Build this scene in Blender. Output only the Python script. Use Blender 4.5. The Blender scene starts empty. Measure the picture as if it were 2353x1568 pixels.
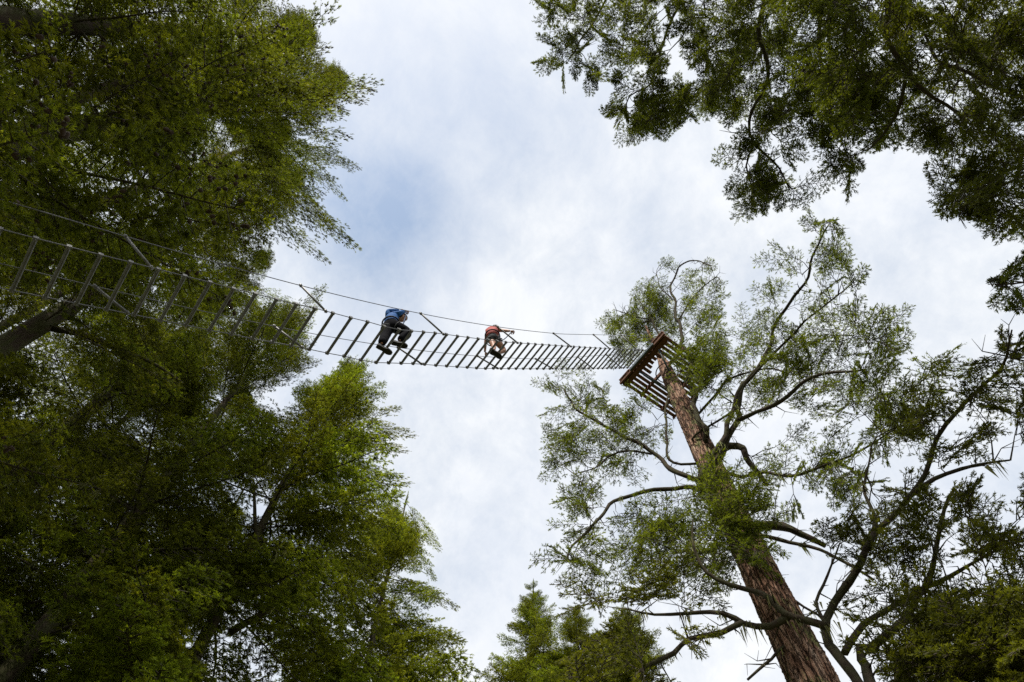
import bpy, math, random
import numpy as np
from mathutils import Vector, Matrix
random.seed(7); RNG = np.random.default_rng(11)
SC = bpy.context.scene; COL = SC.collection
# ------------------------------------------------------------------ camera
CAMH = 1.6
TILT = math.radians(23.56)                     # angle between the view axis and the zenith
cam_d = bpy.data.cameras.new('camera'); cam = bpy.data.objects.new('camera', cam_d); COL.objects.link(cam)
cam_d.sensor_width = 36; cam_d.lens = 24; cam_d.clip_start = 0.1; cam_d.clip_end = 5000
cam.location = (0, 0, CAMH); cam.rotation_euler = (math.pi - TILT, 0, 0)
SC.camera = cam
# ------------------------------------------------------------------ light and sky
SUN_TO = Vector((-0.16, -0.58, 0.80)).normalized()
EL = math.asin(SUN_TO.z); AZ = math.atan2(SUN_TO.x, SUN_TO.y)
sd = bpy.data.lights.new('sun', 'SUN'); sun = bpy.data.objects.new('sun', sd); COL.objects.link(sun)
sd.energy = 5.0; sd.angle = math.radians(1.5); sd.color = (1.0, 0.95, 0.86)
sun.rotation_euler = SUN_TO.to_track_quat('Z', 'Y').to_euler(); sun.location = (-20, -25, 60)
SC.view_settings.view_transform = 'Standard'; SC.view_settings.look = 'None'
SC.cycles.use_denoising = False
SC.view_settings.exposure = 0.15; SC.view_settings.gamma = 1.0
w = bpy.data.worlds.new('World'); SC.world = w; w.use_nodes = True
nt = w.node_tree; N = nt.nodes; L = nt.links; N.clear()
out = N.new('ShaderNodeOutputWorld'); bg = N.new('ShaderNodeBackground'); L.new(bg.outputs[0], out.inputs[0])
bg.inputs[1].default_value = 0.10
sky = N.new('ShaderNodeTexSky'); sky.sky_type = 'NISHITA'; sky.sun_disc = False
sky.sun_elevation = EL; sky.sun_rotation = AZ; sky.air_density = 1.0; sky.dust_density = 1.6
tc = N.new('ShaderNodeTexCoord')
def vmath(op, a, b=None):
    n = N.new('ShaderNodeVectorMath'); n.operation = op
    if hasattr(a, 'links'): L.new(a, n.inputs[0])
    else: n.inputs[0].default_value = a
    if b is not None:
        if hasattr(b, 'links'): L.new(b, n.inputs[1])
        else: n.inputs[1].default_value = b
    return n.outputs['Value'] if op in ('DISTANCE', 'DOT_PRODUCT', 'LENGTH') else n.outputs[0]
def wmath(op, a, b=0.0, c=None, clamp=False):
    n = N.new('ShaderNodeMath'); n.operation = op; n.use_clamp = clamp
    for i, v in enumerate((a, b) if c is None else (a, b, c)):
        if hasattr(v, 'links'): L.new(v, n.inputs[i])
        else: n.inputs[i].default_value = v
    return n.outputs[0]
def wnoise(vec, scale, det, rough, dist=0.0):
    n = N.new('ShaderNodeTexNoise'); L.new(vec, n.inputs['Vector']); n.inputs['Scale'].default_value = scale
    n.inputs['Detail'].default_value = det; n.inputs['Roughness'].default_value = rough
    n.inputs['Distortion'].default_value = dist
    return n.outputs['Fac']
gen = tc.outputs['Generated']
mp = N.new('ShaderNodeMapping'); L.new(gen, mp.inputs[0]); mp.inputs['Scale'].default_value = (1.1, 0.92, 1.0)
mp.inputs['Rotation'].default_value = (0, 0, math.radians(35))
n1 = wnoise(mp.outputs[0], 2.6, 9, 0.62, 0.25)
n2 = wnoise(mp.outputs[0], 13.0, 12, 0.68, 0.25)
n3 = wnoise(gen, 1.3, 3, 0.5)
cl = wmath('ADD', wmath('MULTIPLY', n1, 0.62), wmath('ADD', wmath('MULTIPLY', n2, 0.30), wmath('MULTIPLY', n3, 0.25)))
def gap(direction, rad, depth):                # a thin spot in the cloud around a direction in the sky
    d = vmath('DISTANCE', gen, tuple(Vector(direction).normalized()))
    return wmath('MULTIPLY', wmath('SUBTRACT', 1.0, wmath('DIVIDE', d, rad), clamp=True), depth)
def pxdir(px, py):
    u = (px - 1176.5) / 1568.7; v = (py - 784.0) / 1568.7
    return Vector((u, math.sin(TILT) + v * math.cos(TILT), math.cos(TILT) - v * math.sin(TILT)))
g = gap(pxdir(905, 390), 0.23, 0.13)
for a in ((pxdir(830, 480), 0.16, 0.14), (pxdir(700, 300), 0.25, 0.12), (pxdir(1060, 200), 0.12, 0.05), (pxdir(900, 560), 0.14, 0.13), (pxdir(560, 1100), 0.30, 0.10), (pxdir(1080, 1020), 0.14, 0.08), (pxdir(2240, 640), 0.16, 0.06)):
    g = wmath('ADD', g, gap(*a))
thick = wmath('SUBTRACT', wmath('ADD', cl, 0.10), g)
fac = wmath('MULTIPLY', wmath('SUBTRACT', thick, 0.30), 2.45, clamp=True)
mix = N.new('ShaderNodeMix'); mix.data_type = 'RGBA'; L.new(fac, mix.inputs['Factor'])
boost = N.new('ShaderNodeMix'); boost.data_type = 'RGBA'; boost.blend_type = 'MULTIPLY'; boost.inputs['Factor'].default_value = 1
L.new(sky.outputs[0], boost.inputs[6]); boost.inputs[7].default_value = (3.1, 2.85, 2.35, 1)
L.new(boost.outputs[2], mix.inputs[6])
shade = N.new('ShaderNodeMix'); shade.data_type = 'RGBA'
L.new(wmath('MULTIPLY', wmath('SUBTRACT', wnoise(mp.outputs[0], 4.2, 10, 0.68, 0.35), 0.37), 3.6, clamp=True), shade.inputs['Factor'])
shade.inputs[6].default_value = (7.5, 7.95, 8.7, 1); shade.inputs[7].default_value = (9.0, 9.2, 9.4, 1)
L.new(shade.outputs[2], mix.inputs[7]); L.new(mix.outputs[2], bg.inputs[0])

# ------------------------------------------------------------------ helpers
def P(px, py, z):                              # the point at height z above the eye seen along a direction
    d = pxdir(px, py); d = d * (z / d.z); return Vector((d.x, d.y, z + CAMH))
def PT(px, py, t):
    d = pxdir(px, py); return d * t + Vector((0, 0, CAMH))
CT, ST = math.cos(TILT), math.sin(TILT)
def project(pts):
    pts = np.asarray(pts, float).reshape(-1, 3); x = pts[:, 0]; y = pts[:, 1]; z = pts[:, 2] - CAMH
    f = y * ST + z * CT; dn = y * CT - z * ST
    f = np.where(f < 0.3, 0.3, f)
    return np.stack([x / f * 1568.7 + 1176.5, dn / f * 1568.7 + 784.0], 1)
def tag(o, label=None, cat=None, group=None, kind=None):
    if label: o['label'] = label
    if cat: o['category'] = cat
    if group: o['group'] = group
    if kind: o['kind'] = kind
    return o
def empty(name, loc, label, cat, group=None):
    o = bpy.data.objects.new(name, None); COL.objects.link(o); o.location = loc; o.empty_display_size = 0.3
    return tag(o, label, cat, group)
class Acc:
    """collects vertices and faces, builds one mesh"""
    def __init__(s): s.v = []; s.f = []; s.n = 0
    def add(s, v, f, m=0, smooth=False):
        v = np.asarray(v, np.float32).reshape(-1, 3); f = np.asarray(f, np.int64)
        s.v.append(v); s.f.append((f + s.n, m, smooth)); s.n += len(v)
    def mesh(s, name, mats):
        me = bpy.data.meshes.new(name); v = np.concatenate(s.v)
        me.vertices.add(len(v)); me.vertices.foreach_set('co', v.ravel())
        loops = np.concatenate([f.ravel() for f, _, _ in s.f]).astype(np.int32)
        tot = np.concatenate([np.full(len(f), f.shape[1]) for f, _, _ in s.f]).astype(np.int32)
        start = np.concatenate([[0], np.cumsum(tot)[:-1]]).astype(np.int32)
        me.loops.add(len(loops)); me.loops.foreach_set('vertex_index', loops)
        me.polygons.add(len(tot)); me.polygons.foreach_set('loop_start', start)
        me.polygons.foreach_set('material_index', np.concatenate([np.full(len(f), m) for f, m, _ in s.f]).astype(np.int32))
        me.polygons.foreach_set('use_smooth', np.concatenate([np.full(len(f), sm) for f, _, sm in s.f]).astype(bool))
        me.update(calc_edges=True)
        for m in (mats if isinstance(mats, (list, tuple)) else [mats]): me.materials.append(m)
        return me
def link(name, me, parent=None, mw=None):
    o = bpy.data.objects.new(name, me); COL.objects.link(o)
    if parent is not None:
        o.parent = parent
        o.matrix_parent_inverse = Matrix.Translation(-parent.location)
    if mw is not None: o.matrix_basis = mw
    return o
def box(acc, c, ax, ay, az, m=0):              # box with half vectors
    c, ax, ay, az = (np.array(q, float) for q in (c, ax, ay, az))
    v = [c + sx * ax + sy * ay + sz * az for sz in (-1, 1) for sy in (-1, 1) for sx in (-1, 1)]
    acc.add(v, [(0, 2, 3, 1), (4, 5, 7, 6), (0, 1, 5, 4), (2, 6, 7, 3), (0, 4, 6, 2), (1, 3, 7, 5)], m)
def tube(acc, pts, rad, n=8, m=0, cap=True, smooth=True, wob=0.0):
    pts = np.asarray(pts, float); K = len(pts)
    rad = np.broadcast_to(np.asarray(rad, float), (K,)) if np.ndim(rad) == 0 else np.asarray(rad, float)
    tg = np.gradient(pts, axis=0); tg /= np.linalg.norm(tg, axis=1)[:, None] + 1e-9
    ref = np.array([0, 0, 1.]) if abs(tg[0][2]) < 0.9 else np.array([1., 0, 0])
    u = np.cross(tg[0], ref); u /= np.linalg.norm(u); V = []
    an = np.arange(n) * 2 * np.pi / n
    for i in range(K):
        u = u - tg[i] * (u @ tg[i]); u /= np.linalg.norm(u) + 1e-9; b = np.cross(tg[i], u)
        r = rad[i] * (1 + wob * RNG.uniform(-1, 1, n)) if wob else np.full(n, rad[i])
        V.append(pts[i] + (np.cos(an) * r)[:, None] * u + (np.sin(an) * r)[:, None] * b)
    V = np.concatenate(V); j = np.arange(n); F = []
    for i in range(K - 1):
        F.append(np.stack([i * n + j, i * n + (j + 1) % n, (i + 1) * n + (j + 1) % n, (i + 1) * n + j], 1))
    acc.add(V, np.concatenate(F), m, smooth)
    if cap and n > 3:
        acc.f.append((np.array([list(range(n))[::-1]]) + acc.n - len(V), m, False)); acc.f.append((np.array([list(range(n))]) + acc.n - n, m, False))
def spline(pts, step=0.25):
    pts = np.asarray([tuple(p) for p in pts], float); out = []
    Pp = np.vstack([2 * pts[0] - pts[1], pts, 2 * pts[-1] - pts[-2]])
    for i in range(1, len(Pp) - 2):
        a, b, c, d = Pp[i - 1:i + 3]; n = max(2, int(np.linalg.norm(c - b) / step))
        for k in range(n):
            t = k / n
            out.append(0.5 * ((2 * b) + (c - a) * t + (2 * a - 5 * b + 4 * c - d) * t * t + (-a + 3 * b - 3 * c + d) * t ** 3))
    out.append(pts[-1]); return np.array(out)

# ------------------------------------------------------------------ materials
def mat(name, col, rough=0.6, metal=0.0, spec=0.5):
    m = bpy.data.materials.new(name); m.use_nodes = True; b = m.node_tree.nodes['Principled BSDF']
    b.inputs['Base Color'].default_value = (*col, 1); b.inputs['Roughness'].default_value = rough
    b.inputs['Metallic'].default_value = metal; b.inputs['Specular IOR Level'].default_value = spec
    return m
def noisy(m, cols, scale=8, detail=6, coords='Object', stretch=(1, 1, 1), bump=0.0, bscale=None, pos=(0.3, 0.7), bdist=0.02):
    nt = m.node_tree; N = nt.nodes; L = nt.links; b = N['Principled BSDF']
    tc = N.new('ShaderNodeTexCoord'); mp = N.new('ShaderNodeMapping'); mp.inputs['Scale'].default_value = stretch
    L.new(tc.outputs[coords], mp.inputs[0])
    n = N.new('ShaderNodeTexNoise'); n.inputs['Scale'].default_value = scale; n.inputs['Detail'].default_value = detail
    n.inputs['Roughness'].default_value = 0.65; L.new(mp.outputs[0], n.inputs['Vector'])
    r = N.new('ShaderNodeValToRGB'); L.new(n.outputs['Fac'], r.inputs[0])
    e = r.color_ramp.elements
    for i, c in enumerate(cols):
        p = pos[0] + (pos[1] - pos[0]) * i / (len(cols) - 1)
        el = e[i] if i < 2 else e.new(p)
        el.position = p; el.color = (*c, 1)
    L.new(r.outputs[0], b.inputs['Base Color'])
    if bump:
        n2 = N.new('ShaderNodeTexNoise'); n2.inputs['Scale'].default_value = bscale or scale * 3; n2.inputs['Detail'].default_value = 5
        L.new(mp.outputs[0], n2.inputs['Vector'])
        bu = N.new('ShaderNodeBump'); bu.inputs['Strength'].default_value = bump; bu.inputs['Distance'].default_value = bdist
        L.new(n2.outputs['Fac'], bu.inputs['Height']); L.new(bu.outputs[0], b.inputs['Normal'])
    return r.outputs[0]
def leaf(name, c1, c2, c3, tr=0.5, rnd=0.42):
    m = bpy.data.materials.new(name); m.use_nodes = True; nt = m.node_tree; N = nt.nodes; L = nt.links; N.clear()
    o = N.new('ShaderNodeOutputMaterial'); geo = N.new('ShaderNodeNewGeometry')
    n = N.new('ShaderNodeTexNoise'); n.inputs['Scale'].default_value = 1.6; n.inputs['Detail'].default_value = 5; n.inputs['Roughness'].default_value = 0.7
    L.new(geo.outputs['Position'], n.inputs['Vector'])
    r = N.new('ShaderNodeValToRGB'); L.new(n.outputs['Fac'], r.inputs[0]); e = r.color_ramp.elements
    e[0].position = 0.32; e[0].color = (*c1, 1); e[1].position = 0.52; e[1].color = (*c2, 1)
    x = e.new(0.70); x.color = (*c3, 1)
    wn = N.new('ShaderNodeTexNoise'); wn.inputs['Scale'].default_value = 7; wn.inputs['Detail'].default_value = 1; L.new(geo.outputs['Position'], wn.inputs['Vector'])
    hv = N.new('ShaderNodeHueSaturation'); L.new(r.outputs[0], hv.inputs['Color'])
    mr = N.new('ShaderNodeMapRange'); L.new(wn.outputs['Fac'], mr.inputs[0]); mr.inputs[1].default_value = 0.3; mr.inputs[2].default_value = 0.7
    mr.inputs[3].default_value = 1 - rnd; mr.inputs[4].default_value = 1 + rnd * 1.4
    oi = N.new('ShaderNodeObjectInfo'); m2 = N.new('ShaderNodeMapRange'); L.new(oi.outputs['Random'], m2.inputs[0]); m2.inputs[3].default_value = 0.72; m2.inputs[4].default_value = 1.25
    mm = N.new('ShaderNodeMath'); mm.operation = 'MULTIPLY'; L.new(mr.outputs[0], mm.inputs[0]); L.new(m2.outputs[0], mm.inputs[1]); L.new(mm.outputs[0], hv.inputs['Value'])
    mh = N.new('ShaderNodeMapRange'); L.new(oi.outputs['Random'], mh.inputs[0]); mh.inputs[3].default_value = 0.485; mh.inputs[4].default_value = 0.512; L.new(mh.outputs[0], hv.inputs['Hue'])
    d = N.new('ShaderNodeBsdfPrincipled'); d.inputs['Roughness'].default_value = 0.5; d.inputs['Specular IOR Level'].default_value = 0.12
    L.new(hv.outputs[0], d.inputs['Base Color'])
    t = N.new('ShaderNodeBsdfTranslucent'); mul = N.new('ShaderNodeMix'); mul.data_type = 'RGBA'; mul.blend_type = 'MULTIPLY'; mul.inputs['Factor'].default_value = 1
    L.new(hv.outputs[0], mul.inputs[6]); mul.inputs[7].default_value = (1.50, 1.46, 0.5, 1); L.new(mul.outputs[2], t.inputs[0])
    ms = N.new('ShaderNodeMixShader'); ms.inputs[0].default_value = tr; L.new(d.outputs[0], ms.inputs[1]); L.new(t.outputs[0], ms.inputs[2])
    L.new(ms.outputs[0], o.inputs[0]); return m
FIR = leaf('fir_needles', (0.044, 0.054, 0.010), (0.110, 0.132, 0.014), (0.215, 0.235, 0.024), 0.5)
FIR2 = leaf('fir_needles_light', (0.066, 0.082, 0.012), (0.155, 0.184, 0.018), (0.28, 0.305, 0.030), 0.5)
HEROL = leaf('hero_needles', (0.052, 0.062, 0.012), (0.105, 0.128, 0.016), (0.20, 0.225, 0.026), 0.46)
DARKL = leaf('shaded_needles', (0.045, 0.057, 0.010), (0.085, 0.106, 0.013), (0.15, 0.175, 0.020), 0.46)  # darker copy of the needle green, shade put into the colour
LICH = leaf('lichen', (0.13, 0.14, 0.055), (0.20, 0.21, 0.09), (0.27, 0.27, 0.13), 0.35)
TWIG = mat('twig_bark', (0.05, 0.038, 0.028), 0.9, spec=0.2); noisy(TWIG, [(0.026, 0.020, 0.015), (0.06, 0.048, 0.036), (0.075, 0.078, 0.040)], 5)
CONE = mat('cone_brown', (0.045, 0.028, 0.018), 0.8, spec=0.2)
BARKD = mat('bark_dark', (0.1, 0.07, 0.05), 0.95, spec=0.15)
noisy(BARKD, [(0.022, 0.016, 0.012), (0.055, 0.040, 0.030), (0.055, 0.058, 0.022), (0.085, 0.062, 0.046)], 3.0, 8, stretch=(1, 1, 0.35), bump=0.7, bscale=12, bdist=0.05)
BARKR = mat('bark_red', (0.2, 0.12, 0.08), 0.95, spec=0.15)
def bark_red():
    nt = BARKR.node_tree; N = nt.nodes; L = nt.links; b = N['Principled BSDF']
    base = noisy(BARKR, [(0.045, 0.027, 0.019), (0.22, 0.120, 0.080), (0.34, 0.22, 0.16), (0.43, 0.32, 0.25)], 9.0, 9, stretch=(1, 1, 0.16), bump=0.9, bscale=22, bdist=0.04, pos=(0.33, 0.70))
    tc = N.new('ShaderNodeTexCoord'); mp = N.new('ShaderNodeMapping'); mp.inputs['Scale'].default_value = (1, 1, 0.45); L.new(tc.outputs['Object'], mp.inputs[0])
    n = N.new('ShaderNodeTexNoise'); n.inputs['Scale'].default_value = 2.6; n.inputs['Detail'].default_value = 8; n.inputs['Roughness'].default_value = 0.72; L.new(mp.outputs[0], n.inputs['Vector'])
    r = N.new('ShaderNodeValToRGB'); L.new(n.outputs['Fac'], r.inputs[0]); r.color_ramp.elements[0].position = 0.53; r.color_ramp.elements[1].position = 0.58
    mx = N.new('ShaderNodeMix'); mx.data_type = 'RGBA'; L.new(r.outputs[0], mx.inputs['Factor']); L.new(base, mx.inputs[6]); mx.inputs[7].default_value = (0.17, 0.165, 0.07, 1)
    mp2 = N.new('ShaderNodeMapping'); mp2.inputs['Scale'].default_value = (1, 1, 0.17); L.new(tc.outputs['Object'], mp2.inputs[0])
    dn = N.new('ShaderNodeTexNoise'); dn.inputs['Scale'].default_value = 5; dn.inputs['Detail'].default_value = 4; L.new(mp2.outputs[0], dn.inputs['Vector'])
    ad = N.new('ShaderNodeMix'); ad.data_type = 'RGBA'; ad.blend_type = 'ADD'; ad.inputs['Factor'].default_value = 0.22; L.new(mp2.outputs[0], ad.inputs[6]); L.new(dn.outputs['Color'], ad.inputs[7])
    vo = N.new('ShaderNodeTexVoronoi'); vo.feature = 'DISTANCE_TO_EDGE'; vo.inputs['Scale'].default_value = 13; L.new(ad.outputs[2], vo.inputs['Vector'])
    cr = N.new('ShaderNodeValToRGB'); L.new(vo.outputs['Distance'], cr.inputs[0]); cr.color_ramp.elements[0].position = 0.0; cr.color_ramp.elements[0].color = (0.16, 0.14, 0.13, 1); cr.color_ramp.elements[1].position = 0.13; cr.color_ramp.elements[1].color = (1, 1, 1, 1)
    pl = N.new('ShaderNodeMix'); pl.data_type = 'RGBA'; pl.blend_type = 'MULTIPLY'; pl.inputs['Factor'].default_value = 0.9; L.new(mx.outputs[2], pl.inputs[6]); L.new(cr.outputs[0], pl.inputs[7])
    bu2 = N.new('ShaderNodeBump'); bu2.inputs['Strength'].default_value = 1.0; bu2.inputs['Distance'].default_value = 0.05; L.new(cr.outputs[0], bu2.inputs['Height'])
    old = b.inputs['Normal'].links[0].from_socket; L.new(old, bu2.inputs['Normal']); L.new(bu2.outputs[0], b.inputs['Normal'])
    L.new(pl.outputs[2], b.inputs['Base Color'])
bark_red()
LIMB = mat('limb_bark', (0.05, 0.04, 0.03), 0.95, spec=0.1); noisy(LIMB, [(0.022, 0.017, 0.013), (0.055, 0.042, 0.032), (0.050, 0.050, 0.026), (0.085, 0.066, 0.052)], 5, 8, bump=0.6, bscale=18)
STEEL = mat('galvanised_steel', (0.30, 0.30, 0.30), 0.6, 0.6); noisy(STEEL, [(0.11, 0.11, 0.115), (0.19, 0.19, 0.19), (0.25, 0.245, 0.235)], 14)
WIRE = mat('steel_wire', (0.16, 0.16, 0.17), 0.5, 0.7)
DSTEEL = mat('dark_steel', (0.07, 0.085, 0.09), 0.5, 0.5)
WOOD = mat('deck_timber', (0.2, 0.1, 0.06), 0.75, spec=0.25); noisy(WOOD, [(0.115, 0.055, 0.034), (0.20, 0.095, 0.055), (0.27, 0.135, 0.08)], 6, 7, stretch=(1, 1, 1), bump=0.2, bscale=30)
WOODD = mat('joist_timber', (0.12, 0.06, 0.04), 0.8, spec=0.2); noisy(WOODD, [(0.085, 0.040, 0.026), (0.16, 0.072, 0.042)], 7, 6)

# ------------------------------------------------------------------ ground
def ground():
    n = 81; R = 400.0
    s = np.linspace(-1, 1, n); s = np.sign(s) * np.abs(s) ** 2.2 * R
    X, Y = np.meshgrid(s, s); r = np.hypot(X, Y)
    Z = 0.16 * np.sin(X * 0.31) * np.cos(Y * 0.27) + 0.12 * np.sin(X * 0.9 + 1) * np.sin(Y * 0.8) + 0.9 * np.sin(X * 0.03) * np.cos(Y * 0.04) * np.clip((r - 12) / 60, 0, 1) - 0.12
    i = np.arange(n - 1); I, J = np.meshgrid(i, i); a = (J * n + I).ravel()
    acc = Acc(); acc.add(np.stack([X.ravel(), Y.ravel(), Z.ravel()], 1), np.stack([a, a + 1, a + n + 1, a + n], 1), 0, True)
    m = mat('forest_floor', (0.1, 0.08, 0.05), 0.95, spec=0.1); noisy(m, [(0.055, 0.045, 0.022), (0.105, 0.080, 0.045), (0.06, 0.085, 0.025), (0.14, 0.11, 0.07)], 0.6, 10, bump=0.5)
    tag(link('ground', acc.mesh('ground', m)), kind='structure')
ground()

# ------------------------------------------------------------------ foliage machinery
def unit(a): return a / (np.linalg.norm(a, axis=-1, keepdims=True) + 1e-9)
def needles(acc, org, dr, nrm, ln, K=12, nl=0.045, nw=0.015, m=0):
    """needle fans along many sprigs at once (org, dr, nrm: N x 3, ln: N)"""
    n = len(org)
    if n == 0: return
    side = unit(np.cross(nrm, dr))
    t = (np.arange(K)[None, :] + RNG.uniform(0, 1, (n, K))) / K
    sg = np.where(np.arange(K)[None, :] % 2 == 0, 1.0, -1.0) * np.ones((n, 1))
    ph = RNG.uniform(-1.1, 1.1, (n, K)); a = RNG.uniform(0.45, 1.05, (n, K))
    base = org[:, None] + dr[:, None] * (ln[:, None] * t)[..., None]
    lat = side[:, None] * (np.cos(ph) * sg)[..., None] + nrm[:, None] * np.sin(ph)[..., None]
    d = dr[:, None] * np.cos(a)[..., None] + lat * np.sin(a)[..., None]
    l = nl * RNG.uniform(0.7, 1.25, (n, K)) * (1 - 0.35 * t)
    tip = base + d * l[..., None]
    wv = unit(np.cross(d, RNG.normal(size=(n, K, 3)))) * (nw * 0.5)
    v = np.stack([base - wv, base + wv, tip], 2).reshape(-1, 3)
    acc.add(v, np.arange(len(v)).reshape(-1, 3), m)
def blob(acc, c, ax, ln, r, m):                # small cone-like seed cone
    ax = unit(np.array(ax, float)); pts = [c + ax * ln * q for q in (0, 0.25, 0.6, 0.9, 1.0)]
    tube(acc, pts, np.array([0.3, 0.9, 1.0, 0.6, 0.1]) * r, 6, m)
def make_bough(seed, Lb=4.5, leafmat=FIR, cones=0, dens=1.0, lich=0, droop=0.15, nw=0.020, name='bough'):
    global RNG
    RNG = np.random.default_rng(seed)
    wood = Acc(); fol = Acc()
    n = 22; t = np.linspace(0, 1, n); x = t * Lb
    ph = RNG.uniform(0, 6.28, 4)
    ax = np.stack([x, 0.10 * Lb * 0.35 * np.sin(2.3 * t + ph[0]) * t + 0.03 * np.sin(9 * t + ph[1]), -droop * Lb * t ** 1.6 + 0.06 * Lb * t ** 4 + 0.03 * np.sin(8 * t + ph[2])], 1)
    ax[:, 1] -= ax[0, 1]; ax[:, 2] -= ax[0, 2]
    tube(wood, ax, 0.030 * Lb / 4.5 * (1 - t) ** 0.8 + 0.005, 6)
    O = []; D = []; NN = []; LN = []
    s = 0.12 * Lb; k = 0; gapp = RNG.uniform(0, 6.28, 3)
    while s < Lb * 0.99:
        u = s / Lb
        prof = min(1, (u / 0.32) ** 0.8) * (1 - u) ** 0.80 * 1.28 + 0.05
        g = 0.5 + 0.5 * math.sin(s * 3.7 + gapp[0]) * math.sin(s * 1.9 + gapp[1] + (k % 2) * 2)
        l2 = 0.34 * Lb * prof * RNG.uniform(0.55, 1.15) * (0.72 + 0.5 * g)
        i = min(n - 2, int(u * (n - 1))); f = u * (n - 1) - i; p = ax[i] * (1 - f) + ax[i + 1] * f
        d0 = unit(ax[i + 1] - ax[i]); sd = 1 if k % 2 else -1
        ang = math.radians(RNG.uniform(42, 68)); 
        lat = np.array([-d0[1] * 0, sd, 0.0])
        d2 = unit(d0 * math.cos(ang) + lat * math.sin(ang) + np.array([0, 0, RNG.uniform(-0.22, 0.08)]))
        m2 = max(3, int(l2 / 0.16)); tt = np.linspace(0, 1, m2 + 1)
        bend = RNG.uniform(-0.10, 0.14) * sd
        q = p + d2[None] * (tt * l2)[:, None] + np.array([0, -bend, -RNG.uniform(0.05, 0.22)])[None] * (tt ** 2 * l2)[:, None] + np.array([0.22 * l2, 0, 0]) * (tt ** 2)[:, None]
        tube(wood, q, 0.008 * (1 - tt) + 0.003, 3, cap=False)
        # tertiary sprigs
        s3 = 0.10 * l2; kk = 0; st = 0.105 / dens
        while s3 < l2:
            v = s3 / l2; j = min(m2 - 1, int(v * m2)); ff = v * m2 - j; p3 = q[j] * (1 - ff) + q[j + 1] * ff
            dd = unit(q[j + 1] - q[j]); sd3 = 1 if kk % 2 else -1
            sv = unit(np.cross([0, 0, 1.0], dd)) * sd3; a3 = math.radians(RNG.uniform(35, 65))
            d3 = unit(dd * math.cos(a3) + sv * math.sin(a3) + np.array([0, 0, RNG.uniform(-0.45, 0.25)]))
            l3 = (0.14 + 0.24 * (1 - v) ** 0.8 * min(1, l2)) * RNG.uniform(0.6, 1.25)
            if RNG.uniform() > 0.10 + 0.35 * (math.sin(p3[0] * 5 + gapp[0]) * math.sin(p3[1] * 6 + gapp[1]) > .35):
                O.append(p3); D.append(d3); LN.append(l3)
                if l3 > 0.17:                  # quaternary pair
                    for s4 in (1, -1):
                        p4 = p3 + d3 * l3 * RNG.uniform(0.25, 0.55); d4 = unit(d3 + s4 * unit(np.cross([0, 0, 1.0], d3)) * RNG.uniform(0.6, 1.1) + np.array([0, 0, RNG.uniform(-.3, .2)]))
                        O.append(p4); D.append(d4); LN.append(l3 * RNG.uniform(0.4, 0.65))
            s3 += st * RNG.uniform(0.7, 1.3); kk += 1
        O.append(q[-1]); D.append(unit(q[-1] - q[-2])); LN.append(0.12)
        if cones and RNG.uniform() < cones * (0.3 + u):
            for _ in range(RNG.integers(1, 4)):
                c = q[RNG.integers(m2 // 2, m2 + 1)] + RNG.normal(size=3) * 0.03
                blob(wood, c, (RNG.normal() * .3, RNG.normal() * .3, -1), 0.10, 0.033, 1)
        if lich and RNG.uniform() < lich:
            c = q[RNG.integers(0, m2)]; h = RNG.uniform(0.15, 0.5); nn = 7
            for _ in range(nn):
                e = c + np.array([RNG.normal() * .05, RNG.normal() * .05, -h * RNG.uniform(.5, 1)]); wv = np.array([RNG.normal(), RNG.normal(), 0]) * 0.010
                fol.add([c - wv, c + wv, e + wv * .3], [(0, 1, 2)], 1)
        s += RNG.uniform(0.085, 0.15) * Lb / 4.5 / dens ** 0.5; k += 1
    O = np.array(O); D = np.array(D); LN = np.array(LN)
    NN = unit(np.cross(D, np.cross(np.tile([0, 0, 1.0], (len(D), 1)), D)) + RNG.normal(size=D.shape) * 0.25)
    needles(fol, O, D, NN, LN, 15, 0.080, nw * 1.10, 0)
    print(name, seed, 'tris', len(O) * 11)
    return wood.mesh(name + '_wood', [TWIG, CONE]), fol.mesh(name + '_needles', [leafmat, LICH]), Lb
print('boughs')
BOUGH = [make_bough(20 + i, 4.5, FIR, cones=0.0, lich=0.08, dens=1.1) for i in range(4)]
BOUGHC = [make_bough(40 + i, 4.5, FIR, cones=0.35, lich=0.03, dens=1.1) for i in range(3)]
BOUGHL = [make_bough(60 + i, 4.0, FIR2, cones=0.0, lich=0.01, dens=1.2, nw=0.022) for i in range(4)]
BOUGHK = [make_bough(80 + i, 4.5, DARKL, lich=0.02, dens=1.15) for i in range(2)]  # boughs for the corner fir, its shade painted in by the darker needles
RNG = np.random.default_rng(5)

# opening of the canopy seen from the ground: no bough tip may reach into it
SKYPOLY = np.array([(772, -400), (772, 5), (738, 60), (750, 95), (742, 140), (800, 175), (872, 185), (815, 222), (775, 260), (808, 300), (765, 335), (828, 384), (750, 405), (730, 440), (793, 458), (745, 505), (820, 568), (735, 580), (722, 620), (748, 655), (732, 690), (702, 715), (712, 780), (718, 835), (690, 855), (635, 885), (618, 915), (650, 935), (690, 868), (770, 858), (800, 822), (848, 828), (884, 880), (925, 935), (955, 1000), (940, 1050), (946, 1110), (905, 1160), (962, 1200), (1010, 1268), (1000, 1330), (1050, 1395), (1052, 1450), (1100, 1472), (1137, 1568), (1140, 1900), (1175, 1900), (1160, 1568), (1152, 1480), (1205, 1420), (1226, 1335), (1275, 1372), (1330, 1400), (1345, 1340), (1290, 1270), (1330, 1200), (1300, 1100), (1260, 1040), (1270, 950), (1290, 860), (1400, 870), (1400, 740), (1500, 620), (1900, 480), (2060, 770), (2200, 840), (2900, 600), (2600, -400)], float)
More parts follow.
